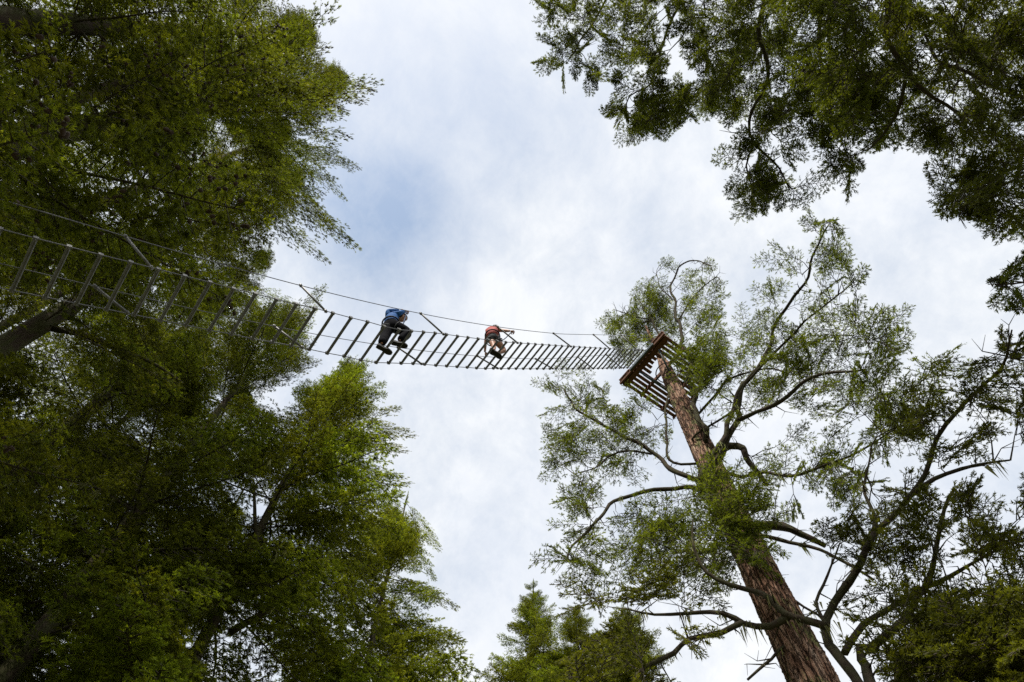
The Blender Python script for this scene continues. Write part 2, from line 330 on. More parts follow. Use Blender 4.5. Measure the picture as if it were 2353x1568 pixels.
def inpoly(p, poly):
    x, y = p[:, 0][:, None], p[:, 1][:, None]; x1, y1 = poly[:, 0], poly[:, 1]; x2, y2 = np.roll(x1, -1), np.roll(y1, -1)
    c = ((y1 > y) != (y2 > y)) & (x < (x2 - x1) * (y - y1) / (y2 - y1 + 1e-12) + x1)
    return c.sum(1) % 2 == 1
HOLES = [(325, 470, 62), (275, 420, 26), (165, 1395, 42), (560, 1125, 38), (445, 1170, 26), (610, 1500, 18), (300, 1280, 22)]
STEM = [(x, 800 - (x + 40) * .575, 34) for x in range(-40, 190, 38)]      # the big mossy stem stays visible
STEM2 = [(700, 1070, 14), (685, 1100, 14), (650, 1215, 16), (640, 1245, 16), (575, 1330, 14), (560, 1365, 12), (160, 960, 18), (190, 935, 18), (170, 1360, 14), (150, 1395, 14), (585, 1130, 18), (585, 1200, 18)]
def blocked(p, extra=()):
    b = inpoly(p, SKYPOLY)
    for x, y, r in extra: b |= np.hypot(p[:, 0] - x, p[:, 1] - y) < r
    for x, y, r in HOLES: b |= np.hypot(p[:, 0] - x, p[:, 1] - y) < r
    return b
def trunk_mesh(H, r0, r1, mats, seg=24, rings=60, ridge=0.0, zexp=1.0, lean=(0, 0), name='trunk', prof=None):
    z = np.linspace(-0.3, H, rings); t = np.clip(z / H, 0, 1)
    r = r1 + (r0 - r1) * (1 - t) ** zexp; r = r + r0 * 0.35 * np.exp(-np.clip(z, 0, None) / (r0 * 1.2))
    if prof is not None: r = np.interp(z, prof[0], prof[1]) + 0.2 * np.exp(-np.clip(z, 0, None) / .7)
    a = np.arange(seg) * 2 * np.pi / seg
    A, Z = np.meshgrid(a, z); Rr = np.repeat(r[:, None], seg, 1)
    ph = RNG.uniform(0, 6.28, 12)
    w_ = 0.03 * np.sin(2 * A + Z * 0.5 + ph[0]) + 0.025 * np.sin(3 * A - Z * 0.8 + ph[1])
    if ridge:
        for k, (fa, fz, am) in enumerate(((17, .35, 1), (25, -.6, .9), (11, .5, .6), (33, 1.1, .7), (43, -1.6, .6))):
            w_ = w_ + ridge * am * np.abs(np.sin(fa * A / 2 + fz * Z + 1.3 * np.sin(Z * 1.7 + ph[k + 2] + 2 * A) + ph[k + 2])) - ridge * am * .5
        w_ = w_ + RNG.normal(size=A.shape) * ridge * 0.35
    Rr = Rr * (1 + w_)
    cx = lean[0] * (Z / H) + 0.02 * H / 10 * np.sin(Z * 0.35 + ph[8]) * (Z / H); cy = lean[1] * (Z / H) + 0.02 * H / 10 * np.sin(Z * 0.3 + ph[9]) * (Z / H)
    V = np.stack([cx + Rr * np.cos(A), cy + Rr * np.sin(A), Z], 2).reshape(-1, 3)
    i = np.arange(rings - 1)[:, None] * seg; j = np.arange(seg)[None]
    F = np.stack([i + j, i + (j + 1) % seg, i + seg + (j + 1) % seg, i + seg + j], 2).reshape(-1, 4)
    acc = Acc(); acc.add(V, F, 0, True); acc.f.append((np.array([list(range((rings - 1) * seg, rings * seg))]), 0, False))
    return acc.mesh(name, mats)
def conifer(name, xy, H, crown0, Rmax, r0, nb, kit, label, low=-8, top_up=35, seed=1, prof=0.75, margin=260, group=None, hcurve=1.0, bark=None, clear=STEM2, limbs=(), tips=(), free=False):
    global RNG
    RNG = np.random.default_rng(seed)
    root = empty(name, (xy[0], xy[1], 0), label, 'tree', group)
    tr = link('trunk', trunk_mesh(H, r0, 0.03, bark or BARKD, 20, 90, ridge=0.012), root); tr.matrix_basis = Matrix.Translation((xy[0], xy[1], 0))
    made = 0; k = 0; tries = 0
    while made < nb and tries < nb * 9:
        tries += 1
        u = (RNG.uniform(.86, .995) if made < 12 else RNG.uniform() ** hcurve); h = crown0 + (H - crown0) * u
        k += 1; az = k * 2.399963 + RNG.uniform(-0.5, 0.5)
        ln = max(0.6, Rmax * ((1 - u) ** prof) * RNG.uniform(0.72, 1.12))
        el = math.radians(low + (top_up - low) * u ** 2 + RNG.uniform(-7, 7))
        d = np.array([math.cos(az) * math.cos(el), math.sin(az) * math.cos(el), math.sin(el)]); b = np.array([xy[0], xy[1], h])
        sd = np.array([-math.sin(az), math.cos(az), 0])
        full = ln
        while True:
            sp = np.array([b + d * ln * q + sd * s * ln * w2 for q, w2, s in ((1, 0, 0), (.85, .14, 1), (.85, .14, -1), (.6, .24, 1), (.6, .24, -1), (.35, .22, 1), (.35, .22, -1), (.7, 0, 0))])
            pp = project(sp)
            if free or not blocked(pp, clear).any(): break
            ln *= 0.88
            if ln < 0.42 * full: break
        if ln < 0.42 * full: continue
        inside = (pp[:, 0] > -margin) & (pp[:, 0] < 2353 + margin) & (pp[:, 1] > -margin) & (pp[:, 1] < 1568 + margin)
        if not inside.any(): continue
        wm, fm, Lb = kit[RNG.integers(len(kit))]; s = ln / Lb; sw = (s * 1.25 if free else max(s, 0.5 * s + 0.35)) * RNG.uniform(0.85, 1.15)
        M = Matrix.Translation(Vector(b)) @ Matrix.Rotation(az, 4, 'Z') @ Matrix.Rotation(-el, 4, 'Y') @ Matrix.Rotation(RNG.uniform(-0.25, 0.25), 4, 'X') @ Matrix.Diagonal((s, sw * (1 if RNG.uniform() < .5 else -1), sw, 1))
        o = link('bough', wm, root, M); f = bpy.data.objects.new('needles', fm); COL.objects.link(f); f.parent = o
        made += 1
    h2 = np.array(xy)
    def put(b, e, widthk):
        wm, fm, Lb = kit[RNG.integers(len(kit))]; v = np.array(e) - np.array(b); ln = np.linalg.norm(v); az = math.atan2(v[1], v[0]); el = math.asin(v[2] / ln) + .05; s = ln / Lb; sw = max(s, .7) * widthk
        M = Matrix.Translation(Vector(b)) @ Matrix.Rotation(az, 4, 'Z') @ Matrix.Rotation(-el, 4, 'Y') @ Matrix.Diagonal((s, sw, sw, 1))
        o = link('bough', wm, root, M); f = bpy.data.objects.new('needles', fm); COL.objects.link(f); f.parent = o
    put((xy[0], xy[1], H - 1.6), (xy[0] + .1, xy[1], H + .5), .32)
    for px, py in tips:
        zz = np.arange(crown0, H, .25); T = np.array([P(px, py, z) for z in zz]); dd = np.hypot(T[:, 0] - xy[0], T[:, 1] - xy[1]); i = int(np.argmin(np.abs(dd - min(Rmax, 4.6)))); t = T[i]
        put((xy[0], xy[1], t[2] + .25 - .04 * dd[i]), t, RNG.uniform(.42, .6))
    for pts, off, ra, rb in limbs:
        q = []
        for i, (x, y) in enumerate(pts):
            d = pxdir(x, y); hh = np.array([d.x, d.y]); q.append(tuple(PT(x, y, float(hh @ h2 / (hh @ hh)) + off * min(1, i / 2))))
        c = spline(q, .3); n = len(c); ph = RNG.uniform(0, 6.28, 3); sa = np.arange(n) * .3
        c = c + np.stack([np.sin(sa * 2.1 + ph[0]), np.sin(sa * 2.7 + ph[1]), np.sin(sa * 1.9 + ph[2])], 1) * .04
        a = Acc(); tube(a, c, rb + (ra - rb) * (1 - np.linspace(0, 1, n)) ** .8, 8, wob=.07); link('limb', a.mesh('limb', LIMB), root)
    return root

# ------------------------------------------------------------------ the left and lower firs
NB = 100
def at(px, py, D):                              # foot of a trunk whose stem passes through this direction, D metres away
    d = pxdir(px, py); h = math.hypot(d.x, d.y); return (d.x / h * D, d.y / h * D)
conifer('fir_tree', at(0, 330, 9.2), 41, 9, 5.4, 0.42, NB, BOUGHC, 'tall dark fir with small round cones reaching furthest over the bridge, upper left', seed=101, hcurve=0.9, clear=STEM, tips=[(872, 186), (858, 200), (825, 190), (802, 306), (812, 222), (768, 8), (750, 100), (790, 262)], limbs=[([(55, 289), (129, 258), (184, 223), (219, 211), (312, 187), (390, 156), (488, 113)], -1.6, .13, .02), ([(156, 289), (273, 328), (371, 426), (430, 492)], -1.6, .10, .02), ([(246, 258), (390, 238), (547, 234), (700, 228)], -1.5, .10, .015), ([(176, 227), (219, 156), (240, 90)], -1.2, .05, .015)])
conifer('fir_tree', (-9.32, -0.39), 36, 13, 5.0, 0.40, NB, BOUGHC, 'dark fir with cones whose boughs fill the top left corner', seed=102, hcurve=0.9, clear=STEM)
conifer('fir_tree', at(0, 800, 15), 44, 12, 6.0, 0.45, NB, BOUGH, 'big mossy fir whose thick bare stem enters behind the left end of the bridge', seed=103, prof=.6, clear=STEM[2:], limbs=[([(150, 725), (246, 648), (330, 610), (422, 582), (500, 560)], -1.5, .16, .04), ([(120, 754), (197, 775), (281, 806), (345, 831), (420, 880)], -1.5, .10, .03)])
conifer('fir_tree', at(0, 560, 13), 40, 11, 6.2, 0.40, NB, BOUGHC, 'dark fir behind the hand wire with pointed cone-bearing tips against the blue sky', seed=113, hcurve=0.85, clear=STEM, tips=[(828, 384), (805, 372), (794, 458), (822, 568), (800, 548), (770, 520), (770, 410), (752, 600), (765, 338), (745, 440)])
conifer('fir_tree', at(150, 990, 21), 46, 14, 6.4, 0.45, NB, BOUGH, 'fir with lichen on its boughs just below the thick mossy stem on the left', seed=104)
conifer('fir_tree', at(160, 1370, 20), 40, 9, 8.0, 0.40, NB, BOUGH, 'dark fir with thin stem rising from the lower left corner', seed=105, tips=[(735, 830), (725, 790), (748, 656), (730, 700), (720, 740)], prof=.55, hcurve=.85)
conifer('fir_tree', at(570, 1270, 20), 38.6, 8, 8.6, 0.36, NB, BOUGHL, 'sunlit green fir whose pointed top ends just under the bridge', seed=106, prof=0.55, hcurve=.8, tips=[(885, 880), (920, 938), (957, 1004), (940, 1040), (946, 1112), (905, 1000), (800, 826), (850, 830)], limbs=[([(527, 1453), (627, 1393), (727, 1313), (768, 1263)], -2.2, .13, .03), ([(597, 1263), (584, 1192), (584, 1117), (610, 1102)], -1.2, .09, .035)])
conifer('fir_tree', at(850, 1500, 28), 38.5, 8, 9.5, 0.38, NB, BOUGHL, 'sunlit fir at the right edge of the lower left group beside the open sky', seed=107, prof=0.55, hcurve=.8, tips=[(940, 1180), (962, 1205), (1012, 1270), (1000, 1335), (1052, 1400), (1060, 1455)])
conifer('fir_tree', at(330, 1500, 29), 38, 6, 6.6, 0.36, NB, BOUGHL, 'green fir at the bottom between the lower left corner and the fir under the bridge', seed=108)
conifer('fir_tree', at(1092, 1540, 38), 33.4, 8, 5.5, 0.3, 95, BOUGHL, 'small distant fir top at the bottom beside the gap of sky', seed=109, hcurve=.42, prof=.6, free=True)
conifer('fir_tree', at(1226, 1420, 34), 37.8, 8, 7.4, 0.3, 100, BOUGHL, 'slender pointed young fir standing left of the platform tree at the bottom', seed=110, prof=0.68, hcurve=.42, free=True)
conifer('fir_tree', at(1325, 1450, 31), 32.2, 8, 6.6, 0.3, 100, BOUGHL, 'lower bushy fir merging with the left limbs of the platform tree at the bottom', seed=114, prof=0.6, hcurve=.45, free=True)
conifer('fir_tree', at(1450, 1500, 30), 31, 8, 6.4, 0.3, 100, BOUGHL, 'bushy green fir behind the left limbs of the platform tree at the bottom', seed=111, prof=.6, hcurve=.5, free=True)
conifer('fir_tree', at(-190, 860, 20), 36, 6, 7.5, 0.4, NB, BOUGH, 'dark fir at the left edge filling in below the thick mossy stem', seed=120, clear=())
conifer('fir_tree', (-7.6, -6.6), 27, 9, 5.0, 0.38, NB, BOUGHC, 'added fir mostly beyond the top edge at left, put in to shade the bridge', seed=116, margin=1500)  # added tree, mostly out of view, placed to shade the left end of the bridge
conifer('fir_tree', at(60, 1180, 27), 44, 12, 8.0, 0.4, NB, BOUGH, 'dark dense fir standing behind the lichen-hung firs at the left edge', seed=117, hcurve=.8)
conifer('fir_tree', at(330, 1190, 28), 43, 12, 8.0, 0.4, NB, BOUGH, 'dense fir filling the middle of the left group under the bridge', seed=118, hcurve=.8)
conifer('fir_tree', at(420, 760, 27), 50, 14, 7.0, 0.4, NB, BOUGH, 'tall fir directly behind the rungs on the left', seed=119, tips=[(716, 832), (712, 780), (690, 852), (640, 882), (702, 718), (660, 860)], hcurve=.7)
conifer('fir_tree', at(2250, 1500, 19), 12.5, 3, 5.0, 0.3, 90, BOUGHK, 'fir with shade painted into its needles in the lower right corner behind the forked tree', seed=112)

# ------------------------------------------------------------------ traced trees: limbs, then twigs grown to foliage points
def spray_template(seed, Lb=0.95, gapn=0.20, n2=6):
    r = np.random.default_rng(seed); O = []; D = []; LN = []; tw = []
    ax = lambda t: np.array([t * Lb, 0.06 * math.sin(3 * t + seed), -0.10 * Lb * t * t])
    tw.append([ax(t) for t in (0, .35, .7, 1)])
    for k in range(n2 * 2):
        t = 0.12 + 0.85 * (k + r.uniform(0, .8)) / (n2 * 2); sd = 1 if k % 2 else -1
        l2 = 0.42 * Lb * (1 - t) ** .6 * r.uniform(.5, 1.2) + 0.05; a = math.radians(r.uniform(38, 62))
        d = np.array([math.cos(a), sd * math.sin(a), r.uniform(-.3, .12)]); p = ax(t)
        tw.append([p, p + d * l2 * .5, p + d * l2])
        for q in np.arange(0.25, 1.0, gapn / max(l2, .08)):
            for s2 in (1, -1):
                b = math.radians(r.uniform(30, 60)) * s2
                d3 = np.array([d[0] * math.cos(b) - d[1] * math.sin(b), d[0] * math.sin(b) + d[1] * math.cos(b), r.uniform(-.35, .25)])
                O.append(p + d * l2 * q); D.append(d3); LN.append(r.uniform(.07, .16) * (1.1 - q * .30))
        O.append(p + d * l2 * .9); D.append(d); LN.append(.08)
    return np.array(O), unit(np.array(D)), np.array(LN), tw
TPL = [spray_template(i) for i in range(6)]
TPLD = [spray_template(i + 30, 0.85, 0.15, n2=7) for i in range(6)]
def frame(d, roll=0.0, flat=0.6):
    x = unit(np.array(d, float)); up = np.array([0, 0, 1.0]) + RNG.normal(size=3) * (1 - flat)
    y = unit(np.cross(up, x)); z = np.cross(x, y); return np.stack([x, y, z], 1)
class Traced:
    def __init__(s, name, xy, H, r0, label, bark, leafm, seed, trunk_kw={}, stem_top=None):
        global RNG
        RNG = np.random.default_rng(seed)
        s.xy = np.array(xy); s.root = empty(name, (xy[0], xy[1], 0), label, 'tree')
        tr = link('trunk', trunk_mesh(H, r0, trunk_kw.pop('r1', 0.03), bark, **trunk_kw), s.root); tr.matrix_basis = Matrix.Translation((xy[0], xy[1], 0))
        s.nl = 0.060; s.nwd = 0.0170; s.bark = bark; s.leaf = leafm; s.H = H
        z = np.arange(2, H, 0.4); s.nodes = [np.stack([np.full_like(z, xy[0]), np.full_like(z, xy[1]), z], 1)]; s.pen = [np.full(len(z), 0.8)]
        s.tw = Acc(); s.fo = Acc(); s.lich = []
    def depth(s, px, py):                       # ray parameter of nearest approach to the stem axis
        d = pxdir(px, py); h = np.array([d.x, d.y]); return float(h @ s.xy / (h @ h))
    def pt(s, px, py, off): return PT(px, py, s.depth(px, py) + off)
    def limb(s, pts, r0, r1, axis_start=False, wob=0.14, keep=True):
        r0 *= 0.80
        pts = [tuple(p) for p in pts]
        c = spline(pts, 0.18); n = len(c)
        # crooked growth
        ph = RNG.uniform(0, 6.28, 6); t = np.linspace(0, 1, n); sa = np.arange(n) * 0.18
        c = c + np.stack([np.sin(sa * 3.1 + ph[0]) + .5 * np.sin(sa * 7 + ph[3]), np.sin(sa * 2.7 + ph[1]), np.sin(sa * 3.5 + ph[2])], 1) * 0.055 * np.minimum(1, sa)[:, None] * np.minimum(1, (r0 * 12))
        a = Acc(); tube(a, c, r1 + (r0 - r1) * (1 - t) ** 0.8, 10 if r0 > .05 else 6, wob=wob)
        for k in range(int(n * 0.55)):           # dead stubs and bare twigs
            i = RNG.integers(1, n - 1); l = RNG.uniform(.12, .7); tg = unit(c[i + 1 if i + 1 < n else i] - c[i - 1]); d = unit(RNG.normal(size=3) + tg * .7); e = c[i] + d * l * .5 + RNG.normal(size=3) * .04
            tube(a, [c[i], e, e + unit(d + RNG.normal(size=3) * .5) * l * .5], [r1 * .6 + .006, .008, .003], 4)
            if l > .35: tube(a, [e, e + unit(d + RNG.normal(size=3)) * l * .4], [.006, .003], 3, cap=False)
        link('limb', a.mesh('limb', LIMB), s.root)
        if keep: s.nodes.append(c[2:]); s.pen.append(np.zeros(max(0, n - 2)))
        s.lich += [c[i] for i in range(0, n, 3)]
        return c
    def grow(s, polys, size=1.0, tpl=TPL, nspray=2, flat=0.6, thick=1.0, dens=1.0):
        A = []
        for poly, n, fn in polys:
            n = max(8, int(n * dens))
            poly = np.array(poly, float); lo, hi = poly.min(0), poly.max(0); got = 0; centers = []
            # clumped sampling
            while len(centers) < max(3, n // 7):
                q = RNG.uniform(lo, hi, (1, 2))
                if inpoly(q, poly)[0]: centers.append(q[0])
            while got < n:
                q = (RNG.uniform(lo, hi, (1, 2)) if RNG.uniform() < .68 else centers[RNG.integers(len(centers))][None] + RNG.normal(size=(1, 2)) * 30)
                if inpoly(q, poly)[0]: A.append(np.array(fn(q[0][0], q[0][1]))); got += 1
        A = np.array(A)
        nodes = np.concatenate(s.nodes); pen = np.concatenate(s.pen)
        d0 = np.array([(np.linalg.norm(nodes - a, axis=1) + pen).min() for a in A]); order = np.argsort(d0)
        for i in order:
            a = A[i]; dist = np.linalg.norm(nodes - a, axis=1); ra = np.hypot(*(a[:2] - s.xy)); rn = np.hypot(nodes[:, 0] - s.xy[0], nodes[:, 1] - s.xy[1])
            cost = dist + pen + np.clip(rn - ra, 0, None) * 1.2 + np.clip(nodes[:, 2] - a[2], 0, None) * .35
            j = int(np.argmin(cost)); b = nodes[j]; l = np.linalg.norm(a - b)
            if l < 0.12: b = b - np.array([0.1, 0, 0.1]); l = np.linalg.norm(a - b)
            m = max(3, int(l / 0.22)); t = np.linspace(0, 1, m + 1)
            bow = RNG.normal(size=3) * 0.10 * l; bow[2] = abs(bow[2]) * .8
            c = b + (a - b) * t[:, None] + bow * (np.sin(np.pi * t))[:, None] + RNG.normal(size=(m + 1, 3)) * 0.018 * np.minimum(1, np.arange(m + 1))[:, None]
            r = (0.006 + 0.0075 * l) * thick
            tube(s.tw, c, r * (1 - t) + 0.0035, 4 if l > .8 else 3, cap=False)
            nodes = np.concatenate([nodes, c[1:]]); pen = np.concatenate([pen, np.full(m, 0.05)])
            end = unit(c[-1] - c[-3])
            spots = [(c[-2], end)]
            for q in range(nspray - 1 + int(l > 1.2) * 2):
                k = RNG.integers(max(1, m // 3), m + 1); sdv = unit(end + unit(np.cross(end, [0, 0, 1.0])) * RNG.choice([-1, 1]) * RNG.uniform(.5, 1.3) + np.array([0, 0, RNG.uniform(-.3, .2)])); spots.append((c[k], sdv))
            for p, d in spots:
                O, D, LN, tw = tpl[RNG.integers(len(tpl))]; M = frame(d, flat=flat) * 1.0; sc = size * RNG.uniform(.55, 1.1)
                Ow = (O * sc) @ M.T + p; Dw = D @ M.T
                Nn = np.tile(M[:, 2], (len(Dw), 1)); Nn = unit(Nn - Dw * (Nn * Dw).sum(1)[:, None] + 1e-6)
                needles(s.fo, Ow, Dw, Nn, LN * (.4 + .6 * sc), 9, s.nl, s.nwd, 0)
                for q in tw[:13]: tube(s.tw, (np.array(q) * sc) @ M.T + p, np.linspace(.0075, .004, len(q)), 3, cap=False)
    def finish(s, nl=60):
        for _ in range(nl):
            c = s.lich[RNG.integers(len(s.lich))]; h = RNG.uniform(.12, .45)
            for _ in range(9):
                o = c + np.array([RNG.normal() * .05, RNG.normal() * .05, 0]); e = o + np.array([RNG.normal() * .03, RNG.normal() * .03, -h * RNG.uniform(.4, 1)]); wv = np.array([RNG.normal(), RNG.normal(), 0]) * .009
                s.fo.add([o - wv, o + wv, e + wv * .3], [(0, 1, 2)], 1)
        cr = link('crown', s.fo.mesh('crown', [s.leaf, LICH]), s.root)
        tw = bpy.data.objects.new('twigs', s.tw.mesh('twigs', TWIG)); COL.objects.link(tw); tw.parent = cr
        print(s.root.name, 'needle tris', sum(len(f) for f, _, _ in s.fo.f))

HXY = (4.90, 9.55)
H = Traced('platform_tree', HXY, 25.0, 0.53, 'tall fir with reddish mossy trunk carrying the wooden platform', BARKR, HEROL, 201, dict(r1=0.10, seg=128, rings=620, ridge=0.055, prof=((0, 8, 10, 12, 16, 19.5, 21.4, 22, 25), (.52, .40, .37, .34, .275, .235, .19, .12, .03))))
def hl(pts, o0, o1, r0, r1, start=True):
    n = len(pts); q = [H.pt(x, y, o0 + (o1 - o0) * i / (n - 1)) for i, (x, y) in enumerate(pts)]
    if start:
        q = [Vector((HXY[0], HXY[1], q[0].z - 0.1))] + q
    return H.limb(q, r0, r1)
hl([(1612, 1100), (1625, 1070), (1652, 1029), (1675, 965), (1693, 924), (1700, 880)], -1.0, -0.9, .10, .04)
hl([(1605, 1108), (1640, 1072), (1664, 1032), (1693, 968), (1696, 930), (1716, 880), (1749, 836), (1775, 770), (1800, 720), (1850, 640), (1885, 560), (1905, 510)], -.9, .3, .11, .015)
hl([(1693, 968), (1737, 947), (1778, 930), (1838, 886), (1900, 860), (1980, 845)], -.9, -.4, .07, .02, False)
hl([(1716, 880), (1790, 800), (1850, 740), (1910, 690), (1960, 650)], -.8, .2, .05, .012, False)
hl([(1605, 1106), (1561, 1091), (1532, 1067), (1497, 1038), (1444, 1009), (1382, 974), (1335, 947), (1306, 918), (1291, 890)], -.6, -.4, .085, .015)
hl([(1497, 1044), (1444, 1037), (1400, 1047), (1365, 1076), (1320, 1090)], -.5, -.4, .04, .012, False)
hl([(1590, 1123), (1547, 1126), (1503, 1122), (1459, 1132), (1415, 1153), (1382, 1185), (1347, 1220), (1327, 1243), (1300, 1290)], -.6, -.6, .075, .015)
hl([(1548, 1062), (1532, 1015), (1529, 974), (1535, 909)], -.5, -.7, .045, .03)
hl([(1620, 985), (1596, 933), (1588, 886), (1582, 827), (1562, 760), (1550, 700), (1542, 655), (1560, 615), (1600, 600), (1640, 612)], -.9, -.3, .10, .012)
hl([(1556, 740), (1590, 690), (1640, 640), (1660, 650)], -.6, -.6, .04, .008, False)
hl([(1545, 690), (1515, 655), (1510, 620), (1530, 595)], -.6, -.4, .03, .008, False)
hl([(1675, 1027), (1708, 1035), (1737, 1073), (1760, 1110)], .2, .3, .13, .04)
hl([(1749, 1208), (1800, 1212), (1838, 1229), (1890, 1252)], .1, .5, .15, .05)
hl([(1749, 1230), (1838, 1249), (1920, 1285), (2010, 1330)], .1, .4, .06, .02)
hl([(1670, 1088), (1705, 1100), (1752, 1088), (1838, 1088), (1950, 1050), (2050, 990)], 0, .4, .06, .015)
hl([(1590, 1010), (1635, 975), (1675, 950), (1693, 935)], -.6, -.9, .04, .03)
hl([(1690, 930), (1650, 900), (1680, 860), (1640, 920)], -.3, -.3, .02, .02, False)
hl([(1610, 945), (1660, 890), (1700, 862), (1760, 845), (1810, 860)], -.3, .2, .05, .02)
hl([(1500, 735), (1450, 725), (1410, 712)], .3, .3, .04, .012)
hl([(1520, 790), (1500, 740), (1480, 710), (1470, 690)], .1, .1, .06, .02)
hl([(1780, 1345), (1830, 1380), (1890, 1420)], .1, .2, .04, .02)
hl([(1765, 1300), (1740, 1290), (1700, 1270)], -.5, -.8, .04, .02)
hl([(1800, 1485), (1775, 1515), (1720, 1566)], -.4, -.5, .04, .02)
U = lambda a, b: RNG.uniform(a, b)
hf = lambda lo, hi: (lambda x, y: H.pt(x, y, U(lo, hi)))
H.grow([
    ([(1395, 770), (1410, 720), (1500, 640), (1530, 590), (1600, 585), (1655, 640), (1680, 700), (1720, 780), (1640, 800), (1560, 770), (1480, 790), (1430, 850), (1400, 830)], 84, hf(-1, 1.2)),
    ([(1392, 778), (1420, 715), (1500, 695), (1535, 750), (1480, 795), (1435, 805)], 60, hf(-.2, 1.4)),
    ([(1640, 800), (1740, 690), (1800, 590), (1835, 525), (1918, 495), (1905, 560), (1985, 640), (1950, 710), (2060, 775), (2055, 850), (1980, 900), (1880, 930), (1760, 930), (1680, 880)], 150, hf(-1, 1.6)),
    ([(1560, 800), (1680, 800), (1720, 940), (1650, 1010), (1580, 980), (1560, 870)], 20, hf(-1.5, -.6)),
    ([(1560, 800), (1600, 770), (1650, 830), (1640, 900), (1590, 890)], 34, hf(-2.0, -1.0)),
    ([(1265, 900), (1290, 860), (1340, 870), (1420, 905), (1520, 950), (1540, 1060), (1480, 1090), (1380, 1090), (1330, 1160), (1270, 1060), (1258, 1000)], 105, hf(-1, 1)),
    ([(1320, 1130), (1420, 1170), (1520, 1150), (1690, 1130), (1740, 1260), (1700, 1330), (1560, 1330), (1400, 1330), (1310, 1330), (1290, 1270), (1330, 1200)], 115, hf(-1.4, 1)),
    ([(1590, 1120), (1650, 1100), (1700, 1130), (1745, 1190), (1750, 1270), (1700, 1290), (1650, 1230), (1610, 1180)], 60, hf(-2.2, -1.2)),
    ([(1720, 980), (1850, 930), (1980, 900), (2100, 860), (2180, 860), (2100, 1000), (2000, 1120), (1900, 1200), (1800, 1180), (1720, 1080)], 85, hf(-.8, 1.8)),
], size=1.0, nspray=2, dens=.50)
H.finish(130)

RXY = at(1990, 1600, 8.6)
R = Traced('forked_tree', RXY, 6.0, 0.34, 'dark silhouetted tree forking into crooked limbs in front of the platform tree, lower right', BARKD, HEROL, 301, dict(r1=0.24, seg=32, rings=60, ridge=0.02))
def rl(pts, o0, o1, r0, r1):
    n = len(pts); return R.limb([R.pt(x, y, o0 + (o1 - o0) * i / (n - 1)) for i, (x, y) in enumerate(pts)], r0, r1)
top = project([(RXY[0], RXY[1], 5.8)])[0]; top = (float(top[0]), float(top[1]))
rl([top, (1950, 1530), (1915, 1480), (1895, 1423), (1932, 1360), (1995, 1264), (2048, 1195), (2080, 1150), (2130, 1060), (2200, 960), (2260, 880), (2335, 755)], 0, 1.2, .10, .012)
rl([(1898, 1440), (1847, 1425), (1804, 1410), (1767, 1375), (1724, 1360), (1677, 1344), (1623, 1312), (1602, 1264), (1590, 1200)], 0, -.4, .07, .015)
rl([(1815, 1415), (1767, 1439), (1708, 1429), (1666, 1407), (1581, 1413), (1501, 1415), (1440, 1400)], -.1, .4, .065, .012)
rl([(1708, 1429), (1655, 1453), (1581, 1466), (1544, 1503), (1485, 1535), (1460, 1575), (1440, 1620)], -.1, .2, .055, .02)
rl([top, (1975, 1510), (2006, 1482), (2059, 1445), (2112, 1429), (2218, 1429), (2353, 1400), (2450, 1380)], 0, .6, .10, .03)
rl([top, (2059, 1545), (2200, 1535), (2350, 1540), (2480, 1540)], 0, .5, .13, .05)
rl([(1995, 1264), (2010, 1200), (1990, 1120), (2000, 1040)], .3, .6, .05, .012)
rl([(2090, 1140), (2150, 1100), (2240, 1070), (2320, 1060)], .4, 1, .05, .012)
rl([(1940, 1500), (2000, 1420), (2080, 1370), (2180, 1330), (2300, 1260)], 0, 1.2, .06, .015)
rl([(1900, 1440), (1875, 1380), (1900, 1320), (1930, 1250)], 0, .4, .035, .012)
rl([(2010, 1480), (2100, 1400), (2140, 1300), (2160, 1200), (2200, 1130)], .2, 1, .06, .02)
rf = lambda lo, hi: (lambda x, y: R.pt(x, y, U(lo, hi)))
R.grow([
    ([(2060, 1000), (2120, 900), (2200, 880), (2260, 860), (2310, 800), (2380, 790), (2450, 1000), (2200, 1060), (2100, 1080)], 46, rf(.2, 2.4)),
    ([(1900, 1220), (2100, 1080), (2420, 1020), (2420, 1400), (2050, 1430), (1960, 1400), (1900, 1330)], 85, rf(-.5, 2.2)),
    ([(1380, 1350), (1500, 1330), (1700, 1310), (1740, 1400), (1700, 1500), (1640, 1620), (1300, 1620), (1310, 1400)], 75, rf(-.8, 1.0)),
    ([(2060, 1460), (2130, 1410), (2420, 1370), (2420, 1640), (2030, 1640)], 300, rf(-1, 1.4)),
    ([(2250, 860), (2290, 775), (2370, 750), (2400, 860)], 22, rf(.8, 2.0)),
], size=.80, nspray=2, thick=1.0, dens=.42)
R.finish(70)

# the trees behind the camera whose limbs hang over the upper right
U1XY = (5.2, -4.6)
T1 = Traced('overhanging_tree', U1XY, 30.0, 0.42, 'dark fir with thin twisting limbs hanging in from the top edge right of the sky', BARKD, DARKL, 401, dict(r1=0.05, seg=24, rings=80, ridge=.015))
def ul(T, pts, zs, r0, r1, stem=True):
    n = len(pts); q = [P(x, y, zs[0] + (zs[1] - zs[0]) * i / (n - 1)) for i, (x, y) in enumerate(pts)]
    if stem: q = [Vector((T.xy[0], T.xy[1], q[0].z - 1.0))] + q
    return T.limb(q, r0, r1)
ul(T1, [(1790, -140), (1760, 0), (1746, 89), (1761, 197), (1731, 256), (1736, 325), (1785, 384), (1812, 440)], (15, 14), .09, .012)
ul(T1, [(1736, 325), (1715, 380), (1735, 440)], (14.2, 14), .03, .01, False)
ul(T1, [(1450, -120), (1400, -20), (1345, 80), (1300, 150)], (20, 18), .07, .01)
